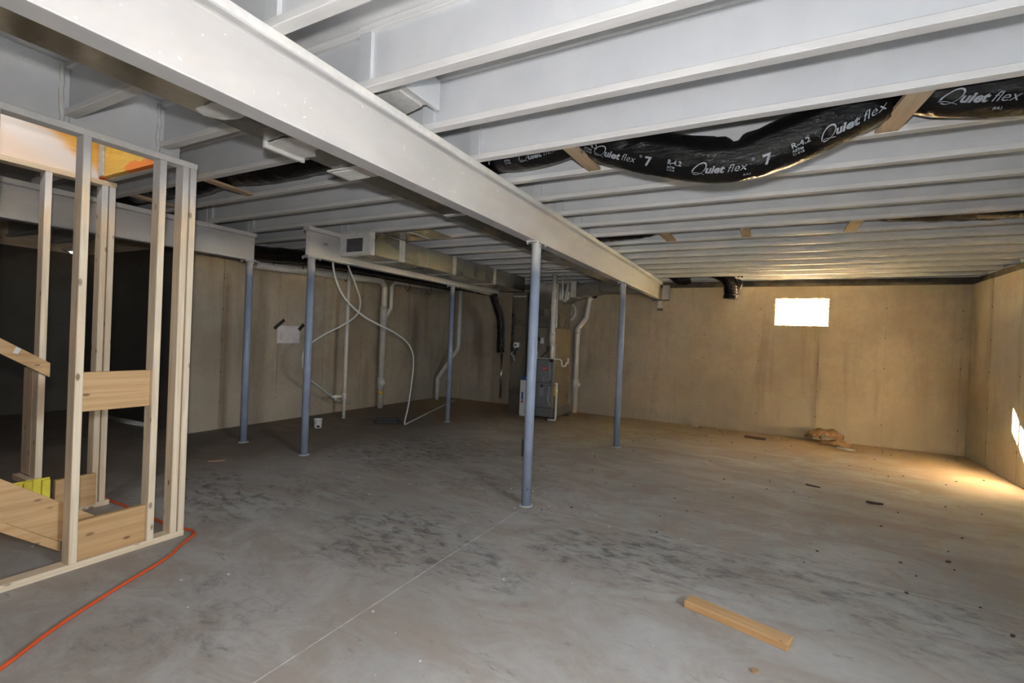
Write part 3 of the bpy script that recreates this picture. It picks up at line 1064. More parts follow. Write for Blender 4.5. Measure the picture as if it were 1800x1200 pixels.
# ------------------------------------------------------------------ supply duct beside the second beam
sd = sheet_duct('supply_duct', (-4.46, 4.02, 2.30), (-4.0, 7.95, 2.555), 'big galvanized supply duct with painted seams along the left beam',
                [(4.055, 0.07, 'duct_paint'), (4.56, 0.10, 'duct_paint'), (5.08, 0.012, 'galvanized'), (5.68, 0.08, 'duct_paint'), (6.84, 0.07, 'duct_paint')], 1)
# painted rim around end cap, bare metal middle
e = [(-4.46, 2.30), (-4.0, 2.30), (-4.0, 2.555), (-4.46, 2.555)]
bx('cap_edge', (-4.455, 4.006, 2.305), (-4.36, 4.019, 2.55), 'duct_paint', sd)
bx('cap_edge', (-4.10, 4.006, 2.305), (-4.005, 4.019, 2.55), 'duct_paint', sd)
bx('cap_edge', (-4.36, 4.006, 2.49), (-4.10, 4.019, 2.55), 'duct_paint', sd)
bx('cap_edge', (-4.36, 4.006, 2.305), (-4.10, 4.019, 2.335), 'duct_paint', sd)
bx('cap_plate', (-4.36, 4.012, 2.335), (-4.10, 4.018, 2.49), 'grey_dark_metal', sd)
# sheet metal pan closing one bay over the duct
t = thing('joist_bay_pan', (-3.6, 4.4, 2.575), 'shiny sheet metal pan closing a joist bay above the supply duct', 'sheet metal')
bx('pan', (-3.99, 4.20, 2.566), (-3.30, 4.60, 2.572), 'galvanized', t)
bx('pan_rib', (-3.62, 4.20, 2.560), (-3.60, 4.60, 2.566), 'duct_paint', t)

# ------------------------------------------------------------------ furnace corner
t = thing('furnace', (-3.49, 8.12, 0), 'grey gas furnace with red oval badge behind the centre column', 'furnace')
bx('cabinet', (-3.72, 7.765, 0.22), (-3.262, 8.50, 1.065), 'coil_case', t, 0.006)
d = bx('upper_door', (-3.715, 7.742, 0.662), (-3.267, 7.765, 1.06), 'furnace_grey', t, 0.005)
d2 = bx('lower_door', (-3.715, 7.742, 0.225), (-3.267, 7.765, 0.652), 'furnace_grey', t, 0.005)
# oval badge
ov = [(math.cos(i * math.pi / 12) * 0.055, math.sin(i * math.pi / 12) * 0.024) for i in range(24)]
bd = MB().prism([(-3.435 + a, 0.915 + b) for a, b in ov], 1, 7.736, 7.742).build('badge', 'red_badge', d)
vs, fs = font_mesh('bryant', 0.026, 0.15, 0.0006, 'CENTER')
MB().add([(-3.435 + x, 7.7345, 0.908 + y) for x, y, z in vs], fs).build('badge_lettering', 'white_plastic', d)
for z in (0.69, 0.62):
    MB().tube([(-3.315, 7.735, z), (-3.315, 7.742, z)], 0.014, 12).build('door_knob', 'black_rubber', d if z > 0.66 else d2)
bx('sight_glass', (-3.50, 7.738, 0.585), (-3.455, 7.742, 0.62), 'black_rubber', d2)
for i in range(5):
    bx('rating_line', (-3.52, 7.7395, 0.55 - i * 0.028), (-3.44, 7.742, 0.556 - i * 0.028), 'pvc_grey', d2)
for i in range(4):
    bx('rating_line', (-3.46, 7.7395, 0.76 - i * 0.02), (-3.43, 7.742, 0.765 - i * 0.02), 'pvc_grey', d)
MB().tube([(-3.335, 7.739, 1.04), (-3.345, 7.739, 0.95), (-3.325, 7.739, 0.86), (-3.335, 7.739, 0.70)], 0.004, 5).build('trim_curve', 'pvc_grey', d)
MB().tube([(-3.325, 7.739, 0.62), (-3.345, 7.739, 0.45), (-3.355, 7.739, 0.36), (-3.30, 7.739, 0.27)], 0.004, 5).build('trim_curve', 'pvc_grey', d2)
bx('warning_label', (-3.262, 7.80, 0.47), (-3.259, 7.86, 0.60), 'paper', t)
bx('plinth', (-3.725, 7.75, 0.06), (-3.25, 8.55, 0.22), 'furnace_dark', t, 0.004)
for (x, y) in ((-3.69, 7.80), (-3.29, 7.80), (-3.69, 8.5), (-3.29, 8.5)):
    bx('support_block', (x - 0.035, y - 0.05, 0.0), (x + 0.035, y + 0.05, 0.06), 'dark_steel', t)

t = thing('cooling_coil_cabinet', (-3.49, 8.15, 1.066), 'brown-grey coil cabinet stacked on top of the furnace', 'coil cabinet')
bx('case', (-3.71, 7.80, 1.066), (-3.265, 8.50, 1.63), 'coil_case', t, 0.005)
for lo, hi in (((-3.56, 7.79, 1.35), (-3.50, 7.80, 1.45)), ((-3.64, 7.79, 1.10), (-3.60, 7.80, 1.20)), ((-3.315, 7.79, 1.10), (-3.272, 7.80, 1.34))):
    bx('data_plate', lo, hi, 'pvc_grey', t)
MB().tube(smooth_path([(-3.60, 7.78, 1.46), (-3.57, 7.77, 1.42), (-3.62, 7.77, 1.40)]), 0.013, 6).build('line_stub', 'black_rubber', t)
MB().tube(smooth_path([(-3.42, 7.78, 1.30), (-3.40, 7.75, 1.22), (-3.48, 7.76, 1.15), (-3.52, 7.77, 1.10)]), 0.008, 6).build('wire_loop', 'black_rubber', t)
MB().tube(smooth_path([(-3.345, 7.78, 1.44), (-3.36, 7.74, 1.34), (-3.35, 7.76, 1.25)]), 0.007, 6).build('wire_loop', 'black_rubber', t)

t = thing('supply_plenum', (-3.6, 8.2, 1.631), 'tall galvanized supply plenum above the coil cabinet', 'duct')
bx('casing', (-3.73, 7.83, 1.631), (-3.275, 8.48, 2.42), 'galvanized', t, 0.004)
bx('corner_seam', (-3.295, 7.822, 1.64), (-3.27, 7.83, 2.41), 'duct_paint', t)
t = thing('strap_hanger', (-3.2, 7.95, 2.42), 'shiny metal strap hanging in a loop beside the plenum', 'hanger')
MB().tube(fillet([(-3.235, 7.93, 2.57), (-3.235, 7.93, 2.15), (-3.20, 7.99, 2.10), (-3.17, 8.05, 2.57)], 0.08), 0.020, 8).build('strap', 'duct_paint', t)

t = thing('return_duct', (-4.13, 8.3, 0), 'tall dark galvanized return duct left of the furnace', 'duct')
bx('casing', (-4.30, 8.05, 0.0), (-3.965, 8.60, 2.295), 'galvanized', t, 0.004)
bx('edge_seam', (-3.985, 8.04, 0.02), (-3.962, 8.05, 2.28), 'grey_dark_metal', t)
for i in range(8):
    bx('screw_tab', (-4.27 + i * 0.035, 8.042, 2.20), (-4.255 + i * 0.035, 8.05, 2.225), 'white_plastic', t)
t2 = thing('shutoff_box', (-4.16, 8.03, 1.29), 'small white electrical box on the return duct with loose wires', 'electrical box')
bx('box', (-4.215, 8.012, 1.25), (-4.12, 8.048, 1.345), 'white_plastic', t2, 0.004)
bx('switch', (-4.185, 8.004, 1.28), (-4.155, 8.012, 1.315), 'black_rubber', t2)
MB().tube(smooth_path([(-4.17, 8.03, 1.25), (-4.22, 8.01, 1.17), (-4.26, 8.02, 1.12), (-4.21, 8.01, 1.08), (-4.18, 8.01, 1.0)]), 0.006, 6).build('wire', 'white_plastic', t2)
MB().tube(smooth_path([(-4.14, 8.03, 1.25), (-4.19, 8.00, 1.20), (-4.24, 8.01, 1.20), (-4.16, 8.01, 1.12)]), 0.010, 6).build('wire', 'black_rubber', t2)

t = thing('filter_carton', (-3.9, 7.98, 0), 'white carton with blue and red print beside the furnace', 'box')
bx('carton', (-3.985, 7.90, 0.0), (-3.86, 8.035, 0.66), 'white_plastic', t, 0.004)
bx('blue_wrap', (-3.98, 7.905, 0.661), (-3.865, 8.03, 0.73), 'blue_print', t, 0.01)
bx('blue_print', (-3.95, 7.897, 0.30), (-3.915, 7.90, 0.44), 'blue_print', t)
bx('red_print', (-3.95, 7.897, 0.245), (-3.915, 7.90, 0.285), 'red_badge', t)

t = thing('duct_transition', (-3.0, 8.3, 2.1), 'tapered galvanized transition duct right of the plenum', 'duct')
MB().prism([(-3.268, 2.42), (-3.268, 2.10), (-3.14, 2.19), (-2.62, 2.29), (-2.62, 2.50)], 1, 8.12, 8.46).build('casing', 'galvanized', t)
bx('painted_band', (-3.15, 8.11, 2.20), (-3.05, 8.47, 2.492), 'duct_paint', t)
t = sheet_duct('cross_duct', (-2.615, 8.12, 2.30), (-1.85, 8.46, 2.56), 'galvanized cross duct joining the trunk near the far wall', [(-2.25, 0.03, 'duct_paint')], 0)
# low flat pans under the joists over the furnace
for i, (y, lab) in enumerate(((7.1, 'painted sheet metal cleat under the joists, nearer the centre column'), (7.75, 'painted sheet metal cleat under the joists, nearer the furnace'))):
    tag(bx('duct_cleat', (-3.2, y, 2.555), (-2.36, y + 0.04, 2.572), 'duct_paint', None, 0.002), lab, 'sheet metal')

# ------------------------------------------------------------------ plumbing
def pipe(name, path, r, label, mat='pvc', rad=0.06, couplings=(), cat='pipe'):
    P = fillet(path, rad)
    t = thing(name, path[0], label, cat)
    MB().tube(P, r, 16).build('run', mat, t)
    for (a, b) in couplings:
        MB().tube([a, b], r * 1.22, 16).build('coupling', mat, t)
    return t
t = pipe('flue_pipe', [(-3.287, 7.68, 2.56), (-3.287, 7.68, 1.50), (-3.287, 7.68, 1.31)], 0.044, 'white plastic flue pipe rising in front of the plenum', couplings=[((-3.287, 7.68, 1.36), (-3.287, 7.68, 1.54))])
MB().tube([(-3.287, 7.68, 1.31), (-3.287, 7.68, 1.085)], 0.030, 14).build('reducer', 'pvc', t)
MB().tube([(-3.287, 7.68, 1.085), (-3.287, 7.705, 1.045)], 0.034, 14).build('inlet', 'black_rubber', t)
pipe('combustion_air_pipe', [(-3.80, 7.86, 2.28), (-3.80, 7.86, 1.10), (-3.76, 7.86, 1.03)], 0.028, 'thin white pipe just left of the centre column by the furnace')
t = pipe('condensate_pipe', [(-3.70, 7.765, 1.083), (-3.17, 7.765, 1.085), (-3.13, 7.765, 1.06), (-3.12, 7.765, 0.965), (-3.05, 7.765, 0.975), (-3.045, 7.765, 1.03), (-3.01, 7.765, 1.03), (-3.01, 7.765, 1.12)], 0.016, 'thin white condensate trap bending at the furnace top', rad=0.03)
t = pipe('drain_pipe', [(-3.215, 7.71, 0.66), (-3.18, 7.71, 0.66), (-3.18, 7.71, 0.03), (-3.32, 7.69, 0.025)], 0.02, 'white drain pipe standing at the furnace front corner', rad=0.03)
bx('yellow_tag', (-3.222, 7.70, 0.46), (-3.204, 7.72, 0.62), 'yellow_tag', t)
t = pipe('waste_pipe', [(-3.08, 9.0, 2.56), (-3.08, 9.0, 2.30), (-3.14, 9.0, 1.88), (-3.315, 9.0, 1.66), (-3.315, 9.0, 0.0)], 0.052, 'white waste pipe with an offset bend on the far wall', rad=0.10,
         couplings=[((-3.315, 9.0, 0.46), (-3.315, 9.0, 0.66)), ((-3.315, 9.0, 1.56), (-3.315, 9.0, 1.66))])
MB().tube([(-3.30, 9.0, 0.55), (-3.235, 8.965, 0.57)], 0.045, 14).build('cleanout', 'pvc', t)
MB().tube([(-3.10, 9.0, 2.20), (-3.02, 8.98, 2.30)], 0.04, 14).build('branch', 'pvc', t)
MB().tube([(-3.02, 8.98, 2.30), (-2.96, 8.97, 2.31)], 0.045, 14).build('rubber_cap', 'black_rubber', t)
t = thing('wall_sleeve', (-3.50, YF, 2.0), 'pale ring sleeve on the far wall beside the furnace', 'pipe sleeve')
ring = [(-3.55 + 0.14 * math.cos(i * math.pi / 16), YF - 0.02, 2.0 + 0.17 * math.sin(i * math.pi / 16)) for i in range(33)]
MB().tube(ring, 0.026, 10).build('ring', 'pvc', t)

t = pipe('vent_pipe', [(-6.04, 5.635, 0.0), (-6.04, 5.635, 2.55)], 0.028, 'thin white vent pipe nearest the taped paper', couplings=[((-6.04, 5.635, 0.30), (-6.04, 5.635, 0.42))])
MB().tube([(-6.04, 5.635, 0.36), (-6.06, 5.40, 0.37)], 0.026, 12).build('side_branch', 'pvc', t)
t = pipe('soil_stack', [(-6.40, 6.85, 0.0), (-6.40, 6.85, 2.30), (-6.40, 6.75, 2.385), (-6.40, 4.25, 2.30)], 0.055, 'thick white soil stack with cleanout and high branch on the left wall', rad=0.09,
         couplings=[((-6.40, 6.85, 0.38), (-6.40, 6.85, 0.58)), ((-6.40, 6.85, 1.62), (-6.40, 6.85, 1.92))])
MB().tube([(-6.39, 6.85, 0.48), (-6.31, 6.80, 0.49)], 0.05, 14).build('cleanout', 'pvc', t)
MB().tube([(-6.40, 6.85, 0.265), (-6.40, 6.85, 0.325)], 0.0562, 16).build('yellow_band', 'yellow_tag', t)
MB().tube(fillet([(-6.40, 6.87, 1.68), (-6.40, 7.04, 1.90), (-6.40, 7.04, 2.33), (-6.40, 7.14, 2.40), (-6.40, 8.9, 2.42)], 0.06), 0.036, 14).build('branch_run', 'pvc', t)
for y in (4.5, 5.0, 5.9, 7.5, 8.2):
    MB().tube(fillet([(-6.40, y, 2.57), (-6.34, y, 2.36), (-6.40, y, 2.25), (-6.46, y, 2.36)], 0.05), 0.006, 6).build('pipe_hook', 'black_rubber', t)
pipe('drain_pipe', [(-6.40, 8.62, 0.0), (-6.40, 8.62, 0.47), (-5.90, 8.62, 1.13), (-5.88, 8.62, 1.25), (-5.88, 8.62, 2.5)], 0.045, 'white drain pipe with a long slanted run in the back corner', rad=0.08)
pipe('metal_conduit', [(-4.40, 7.90, 1.12), (-4.395, 7.90, 0.30)], 0.020, 'bright metal tube below the black hose', 'galvanized')
pipe('conduit', [(-4.95, 6.95, 2.30), (-4.52, 7.95, 2.205)], 0.012, 'thin white conduit slanting under the supply duct end', 'pvc')

# PEX loops
loopA = [(-4.74, 4.15, 2.56), (-4.74, 4.16, 2.23), (-4.73, 4.24, 1.98), (-4.72, 4.39, 1.80), (-4.72, 4.67, 1.63), (-4.73, 4.97, 1.53), (-4.75, 5.32, 1.43), (-4.80, 5.66, 1.29), (-4.85, 5.86, 1.12), (-4.89, 5.94, 0.91), (-4.90, 5.92, 0.60), (-4.90, 5.87, 0.30), (-4.90, 5.80, 0.06), (-4.89, 5.80, 0.016)]
from_px = None
t = thing('water_tubing', (-4.9, 5.84, 0.0), 'white flexible water tube looping down to the floor by the black tray', 'tubing')
MB().tube(smooth_path(loopA, 6), 0.0125, 10).build('tube', 'pex', t)
MB().tube(smooth_path([(-4.90, 5.81, 0.014), (-5.2, 6.6, 0.014), (-5.65, 7.8, 0.014), (-6.0, 8.75, 0.014)], 6), 0.0125, 10).build('floor_run', 'pex', t)
loopB = [(-4.95, 4.50, 2.50), (-4.97, 4.62, 2.28), (-5.02, 4.80, 2.07), (-5.1, 4.98, 1.85), (-5.2, 5.02, 1.66), (-5.35, 4.90, 1.50), (-5.5, 4.72, 1.36), (-5.6, 4.52, 1.18), (-5.65, 4.50, 0.98), (-5.75, 4.66, 0.76), (-5.9, 5.08, 0.52), (-6.1, 5.55, 0.30), (-6.25, 5.95, 0.20)]
t = thing('water_tubing', (-6.2, 5.9, 0.2), 'white flexible water tube looping behind the near left column', 'tubing')
MB().tube(smooth_path(loopB, 6), 0.0125, 10).build('tube', 'pex', t)
MB().tube(smooth_path([(-6.015, 5.43, 0.325), (-6.13, 5.65, 0.27), (-6.25, 5.95, 0.20)], 6), 0.0125, 10).build('tail', 'pex', t)

# paper taped on the left wall
t = thing('paper_notice', (XL, 4.99, 1.2), 'white paper notice taped crookedly to the left concrete wall', 'paper')
bx('sheet', (XL + 0.004, 4.79, 1.195), (XL + 0.006, 5.19, 1.465), 'paper', t)
for i in range(6):
    bx('printed_line', (XL + 0.006, 4.84, 1.25 + i * 0.02), (XL + 0.0065, 4.88, 1.258 + i * 0.02), 'paper_ink', t)
R1 = Matrix.Translation((XL + 0.009, 4.82, 1.485)) @ Matrix.Rotation(math.radians(40), 4, 'X')
MB().box((-0.002, -0.11, -0.025), (0.001, 0.11, 0.025), 0, R1).build('tape', 'black_tape', t)
R1 = Matrix.Translation((XL + 0.009, 5.215, 1.455)) @ Matrix.Rotation(math.radians(45), 4, 'X')
MB().box((-0.002, -0.065, -0.028), (0.001, 0.065, 0.028), 0, R1).build('tape', 'black_tape', t)

# bucket and tray
t = thing('plastic_pail', (-5.72, 4.86, 0), 'small white plastic pail on the floor beside the left column', 'pail')
MB().lathe([(0.0, 0.0), (0.050, 0.0), (0.052, 0.004), (0.058, 0.118), (0.061, 0.120), (0.061, 0.130), (0.056, 0.130), (0.050, 0.008), (0.0, 0.008)], (-5.72, 4.86, 0), 22).build('body', 'white_plastic', t)
MB().prism([(-0.02, 0.02), (0.016, 0.012), (0.03, 0.035), (-0.004, 0.05)], 1, -0.0585, -0.0545, Matrix.Translation((-5.70, 4.86, 0)) @ Matrix.Rotation(math.radians(38), 4, 'Z')).build('dirt_splash', 'black_tape', t)
t = thing('black_tray', (-5.25, 5.8, 0), 'shallow black plastic tray on the floor by the tubing', 'tray')
TR = Matrix.Translation((-5.25, 5.80, 0)) @ Matrix.Rotation(math.radians(42), 4, 'Z')
MB().box((-0.16, -0.09, 0.002), (0.16, 0.09, 0.010), 0, TR).build('base', 'black_rubber', t)
for lo, hi in (((-0.17, -0.10, 0.002), (0.17, -0.088, 0.045)), ((-0.17, 0.088, 0.002), (0.17, 0.10, 0.06)), ((-0.17, -0.088, 0.002), (-0.158, 0.088, 0.06)), ((0.158, -0.088, 0.002), (0.17, 0.088, 0.06))):
    MB().box(lo, hi, 0.003, TR).build('side', 'black_rubber', t)
MB().box((-0.12, -0.06, 0.011), (0.11, 0.05, 0.02), 0.003, TR).build('dried_mortar', 'grout', t)

# ------------------------------------------------------------------ stair framing at left
SX0, SX1 = -3.50, -3.41
t = thing('stud_wall', (SX1, 1.0, 0), 'near pine stud wall beside the stairs with grey-painted top plate', 'stud wall')
MB().box((SX0, -1.2, 0.0), (SX1, 1.834, 0.038), 0.003).build('bottom_plate', 'wood_y', t)
MB().box((SX0, -1.2, 2.451), (SX1, 1.836, 2.489), 0.003).build('top_plate', 'flange_paint', t)
def stud(y0, parent, xa=SX0, xb=SX1, z0=0.0385, z1=2.4505, mat='wood_z'):
    return MB().box((xa, y0, z0), (xb, y0 + 0.038, z1), 0.003).build('stud', mat, parent)
stud(1.224, t, SX0 + 0.012, SX1 + 0.012)
for y in (0.862, 1.614, 1.747, 1.7945):
    stud(y, t)
for y in (0.456, 0.05, -0.356, -0.762, -1.17):
    stud(y, t)
MB().box((-3.475, 1.2625, 0.0385), (-3.437, 1.6135, 0.262), 0.003).build('kick_board', 'plank_y', t)
MB().box((-3.475, 1.2625, 0.892), (-3.437, 1.6135, 1.118), 0.003).build('backing_board', 'plank_y', t)

FX0, FX1 = -4.54, -4.45
t = thing('stud_wall', (FX1, 1.4, 0), 'far pine stud wall across the stairs, seen between the near studs', 'stud wall')
MB().box((FX0, -1.2, 0.0), (FX1, 1.84, 0.038), 0.003).build('bottom_plate', 'wood_y', t)
MB().box((FX0, -1.2, 2.438), (FX1, 1.815, 2.476), 0.003).build('top_plate', 'wood_y', t)
for y in (1.402, 1.725, 1.7725, 0.99, 0.58, 0.17):
    stud(y, t, FX0, FX1, 0.0385, 2.4375)
MB().box((-4.448, 1.50, 0.0385), (-4.41, 1.736, 0.272), 0.003).build('kick_board', 'plank_y', t)

# header boards round the stair opening
t = thing('stair_header', (-4.5, 1.2, 2.49), 'orange engineered-wood header with white overspray above the stairs', 'header')
MB().box((-4.545, -1.2, 2.478), (-4.50, 1.72, ZS - 0.002), 0.002).build('ply', 'lvl_orange', t)
MB().box((-4.592, -1.2, 2.478), (-4.547, 1.72, ZS - 0.002), 0.002).build('ply', 'lvl_orange', t)
t = thing('stair_header', (-4.0, 1.75, 2.49), 'yellow engineered-wood header sprayed with orange marks above the stairs', 'header')
MB().box((-4.595, 1.722, 2.497), (-3.615, 1.765, ZS - 0.002), 0.002).build('ply', 'lvl_yellow', t)
MB().box((-4.595, 1.767, 2.493), (-3.615, 1.81, ZS - 0.002), 0.002).build('ply', 'white_paint', t)
MB().box((-3.614, 1.711, 2.493), (-3.585, 1.81, ZS - 0.002), 0.002).build('end_plate', 'white_paint', t)
MB().box((-4.49, 1.708, 2.50), (-4.42, 1.7215, 2.84), 0.002).build('joist_hanger', 'grout', t)
# rim panels over the near stud wall
yk = [JY0 + JS * k - FLW + 0.012 for k in (-3, -2, -1, 0)]
labs = ['white rim panel above the near stud wall, out past the left edge', 'white rim panel above the near stud wall, left of the first joist', 'white rim panel above the near stud wall, between the first two joists']
prev = -1.2
for i in range(1, 4):
    y1 = yk[i] + FLW / 2 - 0.001
    y0 = yk[i - 1] + FLW / 2 + 0.001
    t = thing('rim_panel', (-3.6, y0, 2.50), labs[i - 1], 'rim board', 'rim panels over the stud wall')
    MB().box((-3.612, y0, 2.492), (-3.58, y1, ZS - 0.002), 0.002).build('board', 'white_paint', t)
    MB().tube([(-3.574, y1 - FLW / 2 - 0.008 + random.uniform(-0.004, 0.004), 2.50 + 0.035 * j) for j in range(11)], 0.012, 6, True, lambda i_, a: 0.008 + 0.006 * random.random()).build('sealant_bead', 'duct_paint', t)

# unseen lamp added up in the stairwell to brighten the header boards
t = thing('stair_lamp', (-3.63, 0.9, 3.25), 'small wall lamp high in the stairwell above the stud walls', 'lamp')
bx('wall_plate', (-3.635, 0.82, 3.17), (-3.617, 0.98, 3.33), 'white_plastic', t, 0.004)
MB().lathe([(0.0, 0.0), (0.06, 0.0), (0.07, 0.07), (0.05, 0.13), (0.0, 0.14)], (-3.71, 0.9, 3.18), 20).build('shade', 'white_plastic', t)  # lampshade of the added stair lamp
sl_data = bpy.data.lights.new('stair_lamp_light', 'AREA')
sl_data.shape = 'DISK'
sl_data.size = 0.12
sl_data.energy = 0.55
sl_data.color = (1.0, 0.93, 0.85)
slo = bpy.data.objects.new('stair_lamp_light', sl_data)
COL.objects.link(slo)
slo.location = (-3.72, 0.9, 3.16)
slo.rotation_euler = Vector((-0.8, 0.35, -0.62)).to_track_quat('-Z', 'Y').to_euler()

# stairs: stringers, post, rail board
def slanted(name, x0, x1, y0, z0, y1, z1, h, mat, parent=None, drop=0.0):
    """plank whose top edge runs (y0,z0)->(y1,z1), depth h measured vertically; clipped at the floor"""
    pts = [(y0, z0), (y1, z1)]
    s = (z1 - z0) / (y1 - y0)
    zb1 = z1 - h
    if zb1 < drop:
        yb = y0 + ((drop + h) - z0) / s
        pts += [(y1, drop), (yb, drop), (y0, z0 - h)]
    else:
        pts += [(y1, zb1), (y0, z0 - h)]
    return MB().prism(pts, 0, x0, x1).build(name, mat, parent)
t = thing('stair_stringer', (-3.56, 1.3, 0), 'wide orange-tan stair stringer behind the near studs', 'stringer')
sl = -0.785
slanted('plank', -3.598, -3.56, -0.6, 0.548 + sl * (-0.6 - 0.982), 1.45, 0.195, 0.225, 'plank_y', t, 0.02)
slanted('cleat', -3.600, -3.556, -0.6, 0.3335 + sl * (-0.6 - 0.982), 1.24, 0.3335 + sl * (1.24 - 0.982), 0.055, 'plank_y', t, 0.02)
t = thing('stair_stringer', (-4.40, 1.3, 0), 'brown far stair stringer below the post', 'stringer')
slanted('plank', -4.405, -4.37, -0.6, 0.385 + sl * (-0.6 - 1.10), 1.50, 0.10, 0.20, 'plank_y', t, 0.02)
t = thing('newel_post', (-4.50, 1.39, 0.28), 'rough brown board post rising from the far stringer', 'post')
MB().box((-4.70, 1.402, 0.305), (-4.5415, 1.44, 1.06), 0.003).build('board', 'post_z', t)
MB().box((-4.70, 1.36, 0.262), (-4.448, 1.401, 0.304), 0.003).build('shoe', 'post_z', t)
t = thing('rail_board', (-4.38, 1.2, 1.1), 'slanted tan rail board nailed to the post at the left edge', 'board')
slanted('board', -4.42, -4.382, 0.2, 1.277 - 0.67 * (0.2 - 1.193), 1.44, 1.11, 0.098, 'plank_y', t)
MB().prism([(1.265, 1.222), (1.29, 1.208), (1.275, 1.175), (1.25, 1.18)], 0, -4.3819, -4.3805).build('paint_drip', 'white_plastic', t)
MB().box((-4.3815, 1.36, 1.095), (-4.3805, 1.385, 1.10)).build('pencil_mark', 'black_tape', t)
t = thing('yellow_bracket', (-4.3, 1.35, 0.2), 'bright yellow ribbed plastic piece hung on the far stringer', 'bracket')
for i in range(4):
    y = 1.26 + i * 0.046
    MB().box((-4.332 + 0.006 * (i % 2), y, 0.17), (-4.315 + 0.006 * (i % 2), y + 0.043, 0.315 + 0.008 * (i % 3)), 0.003).build('rib', 'yellow_plastic', t)
MB().box((-4.345, 1.255, 0.30), (-4.335, 1.445, 0.325), 0.002).build('lip', 'yellow_plastic', t)

# orange extension cord
cord = [(-2.52, 0.55), (-2.65, 0.752), (-2.813, 0.98), (-2.968, 1.26), (-3.125, 1.579), (-3.25, 1.735), (-3.325, 1.84), (-3.355, 1.875), (-3.42, 1.888), (-3.52, 1.878), (-3.73, 1.858), (-3.95, 1.868), (-4.317, 1.872), (-4.60, 1.875), (-5.0, 1.95)]
o = MB().tube(smooth_path([(x, y, 0.010) for x, y in cord], 8), 0.0085, 8).build('extension_cord', 'orange_cord')
tag(o, 'orange extension cord curving round the corner stud on the floor', 'cord')

# white pipe lying in the dark recess; glowing disc made up to stand for sunlight
t = pipe('loose_pipe', [(-8.45, 3.42, 0.03), (-7.2, 3.46, 0.03)], 0.028, 'white pipe lying on the floor of the dark recess')
t = thing('ceiling_lamp', (XD + 0.3, 3.33, 2.5), 'small lit lamp under the joists in the dark recess', 'lamp')
MB().lathe([(0.0, 0.0), (0.10, 0.0), (0.13, 0.02), (0.06, 0.05), (0.0, 0.06)], (XD + 0.32, 3.30, 2.455), 20).build('shade', 'white_plastic', t)  # made-up cap over the glowing disc that stands in for sunlight
MB().lathe([(0.0, -0.03), (0.03, -0.025), (0.045, 0.0), (0.0, 0.002)], (XD + 0.32, 3.30, 2.453), 16).build('bulb', 'bulb_lit', t)

# ------------------------------------------------------------------ things on the floor
ang = math.atan2(2.603 - 2.743, 0.143 + 0.335)
LM = Matrix.Translation((-0.09, 2.722, 0)) @ Matrix.Rotation(ang, 4, 'Z')
o = bpy.data.objects.new('lumber_offcut', None)
bpy.data.objects.remove(o)
me_b = MB().box((-0.252, -0.045, 0.0), (0.252, 0.045, 0.038), 0.003)
o = me_b.build('lumber_offcut', 'plank_x', None, (0, 0, 0))
o.location = (-0.085, 2.722, 0.0)
o.rotation_euler = (0, 0, ang)
tag(o, 'short orange-tan lumber offcut lying on the near floor', 'lumber')

def slab(name, x, y, L, W, H, a, mat, label, cat, group=None, jag=0.25):
    n_ = 9
    top = []
    for i in range(n_):
        b = 2 * math.pi * i / n_
        top.append((math.cos(b) * L / 2 * (1 + random.uniform(-jag, jag)), math.sin(b) * W / 2 * (1 + random.uniform(-jag, jag))))
    mb = MB()
    mb.prism(top, 2, 0.0, H)
    o = mb.build(name, mat, None, (0, 0, 0))
    o.location = (x, y, 0.0)
    o.rotation_euler = (0, 0, a)
    return tag(o, label, cat, group)
o = MB().box((-0.15, -0.035, 0.0), (0.15, 0.035, 0.03), 0.004).build('wood_scrap', 'old_x', None, (0, 0, 0))
o.location = (-0.105, 8.49, 0.0)
o.rotation_euler = (0, 0, -0.12)
tag(o, 'dark brown wood scrap lying near the far wall below the window', 'wood scrap')
slab('wood_chip', 0.47, 5.93, 0.14, 0.025, 0.012, -0.3, 'bark', 'thin dark twisted chip on the floor, left of the flat brown chip', 'chip')
slab('wood_chip', 0.957, 5.62, 0.13, 0.04, 0.014, 0.1, 'bark', 'flat brown bark chip on the floor at right', 'chip')
slab('wood_chip', 1.164, 4.346, 0.04, 0.022, 0.008, 0.5, 'bark', 'small dark crumb on the right floor nearer the camera', 'chip')
slab('wood_chip', 0.009, 2.374, 0.034, 0.03, 0.009, 0.2, 'cardboard', 'brown crumb on the floor below the lumber offcut', 'chip')
slab('wood_chip', 1.169, 3.386, 0.03, 0.018, 0.007, 0.9, 'bark', 'tiny brown crumb at the right edge of the near floor', 'chip')
slab('wood_chip', -5.05, 3.0, 0.16, 0.014, 0.01, 0.9, 'cardboard', 'thin rusty sliver on the floor below the left columns', 'chip')

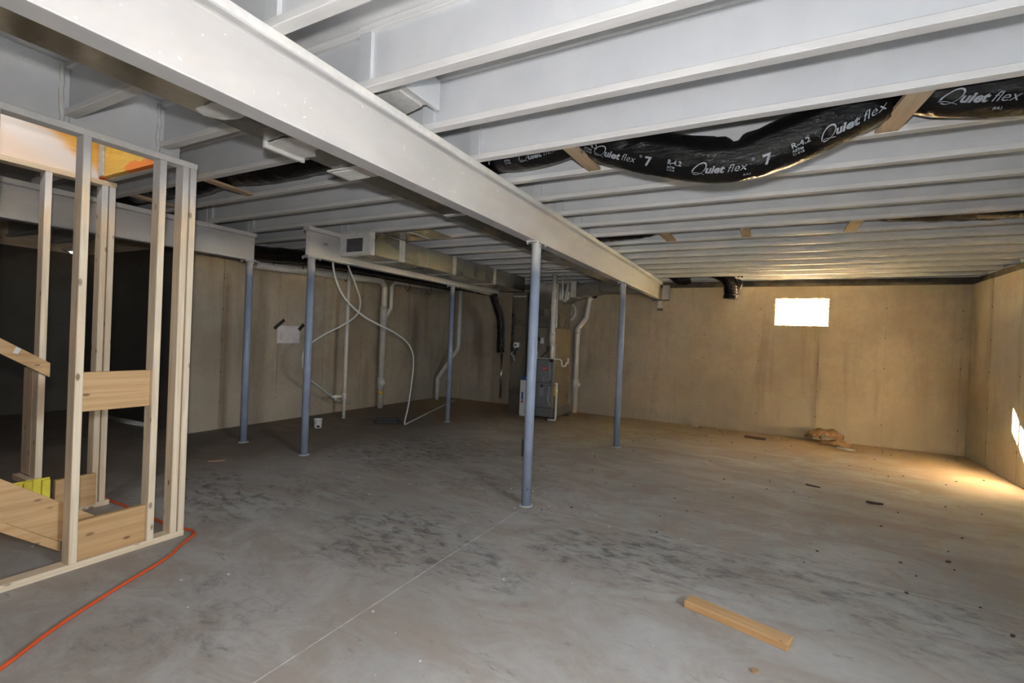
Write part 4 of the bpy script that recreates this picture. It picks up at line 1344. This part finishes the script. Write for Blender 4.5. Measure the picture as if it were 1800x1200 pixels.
# crumpled cardboard by the far wall
t = thing('crumpled_cardboard', (0.85, 8.78, 0), 'crumpled brown cardboard heap against the far wall below the window', 'cardboard')
def crumple(name, x, y, L, W, H, a, mat, seed, fold):
    nx, ny = 14, 9
    vs, fs = [], []
    for i in range(nx):
        for j in range(ny):
            u, v = i / (nx - 1) - 0.5, j / (ny - 1) - 0.5
            nz_ = mnoise.noise(Vector((u * 4 + seed, v * 4, 0.3)))
            z = H * (0.45 + 0.55 * math.cos(u * 2.6 * fold)) * (0.6 + 0.4 * math.cos(v * 3)) + nz_ * 0.05
            vs.append((u * L + 0.03 * mnoise.noise(Vector((v * 6, seed, 0))), v * W + 0.03 * mnoise.noise(Vector((u * 6, seed, 2))), max(0.002, z)))
    for i in range(nx - 1):
        for j in range(ny - 1):
            fs.append((i * ny + j, (i + 1) * ny + j, (i + 1) * ny + j + 1, i * ny + j + 1))
    mt = Matrix.Translation((x, y, 0)) @ Matrix.Rotation(a, 4, 'Z')
    nv = len(vs)
    top = [tuple(mt @ Vector(p)) for p in vs]
    bot = [tuple(mt @ Vector((p[0], p[1], max(0.0, p[2] - 0.006)))) for p in vs]
    mb = MB()
    mb.add(top + bot, fs + [tuple(i + nv for i in reversed(f)) for f in fs])
    return mb.build(name, mat, t)
crumple('sheet', 0.86, 8.86, 0.46, 0.34, 0.22, -0.15, 'cardboard', 1.3, 1.0)
crumple('flap', 0.98, 8.72, 0.36, 0.22, 0.08, -0.3, 'cardboard', 5.1, 1.2)
crumple('crushed_corner', 0.70, 8.88, 0.20, 0.22, 0.15, 0.2, 'cardboard', 8.4, 1.1)
MB().box((0.78, 8.62, 0.0), (0.98, 8.665, 0.03), 0.004).build('dark_strip', 'old_x', t)
slab('plaster_scrap', 1.08, 8.47, 0.22, 0.06, 0.02, -0.4, 'grout', 'pale plaster scrap in front of the crumpled cardboard', 'plaster')
slab('plaster_scrap', -1.05, 9.02, 0.10, 0.04, 0.02, 0, 'grout', 'pale plaster scrap at the foot of the far wall', 'plaster')

# loose crumbs scattered on the slab
mb = MB()
for i in range(150):
    x = random.uniform(-3.0, 2.3)
    y = random.uniform(3.6, 8.9) if i < 110 else random.uniform(8.5, 9.05)
    if i >= 110:
        x = random.uniform(-1.5, 2.4)
    s = random.uniform(0.003, 0.009)
    if 0.4 < x < 1.3 and y > 8.3 or -0.4 < x < 0.1 and 8.3 < y < 8.6:
        continue
    mt = Matrix.Translation((x, y, s * 0.4)) @ Matrix.Rotation(random.uniform(0, 3), 4, 'Z')
    mb.box((-s, -s * 0.7, -s * 0.4), (s, s * 0.7, s * 0.4), 0, mt)
tag(mb.build('soil_crumbs', 'bark'), 'dark soil crumbs scattered over the slab', 'debris', None, 'stuff')
mb = MB()
for i in range(60):
    x = random.uniform(-4.5, -0.4)
    y = random.uniform(1.2, 4.2)
    s = random.uniform(0.003, 0.008)
    mt = Matrix.Translation((x, y, s * 0.3)) @ Matrix.Rotation(random.uniform(0, 3), 4, 'Z')
    mb.box((-s, -s * 0.7, -s * 0.3), (s, s * 0.7, s * 0.3), 0, mt)
tag(mb.build('plaster_crumbs', 'grout'), 'white plaster crumbs scattered on the near slab', 'debris', None, 'stuff')
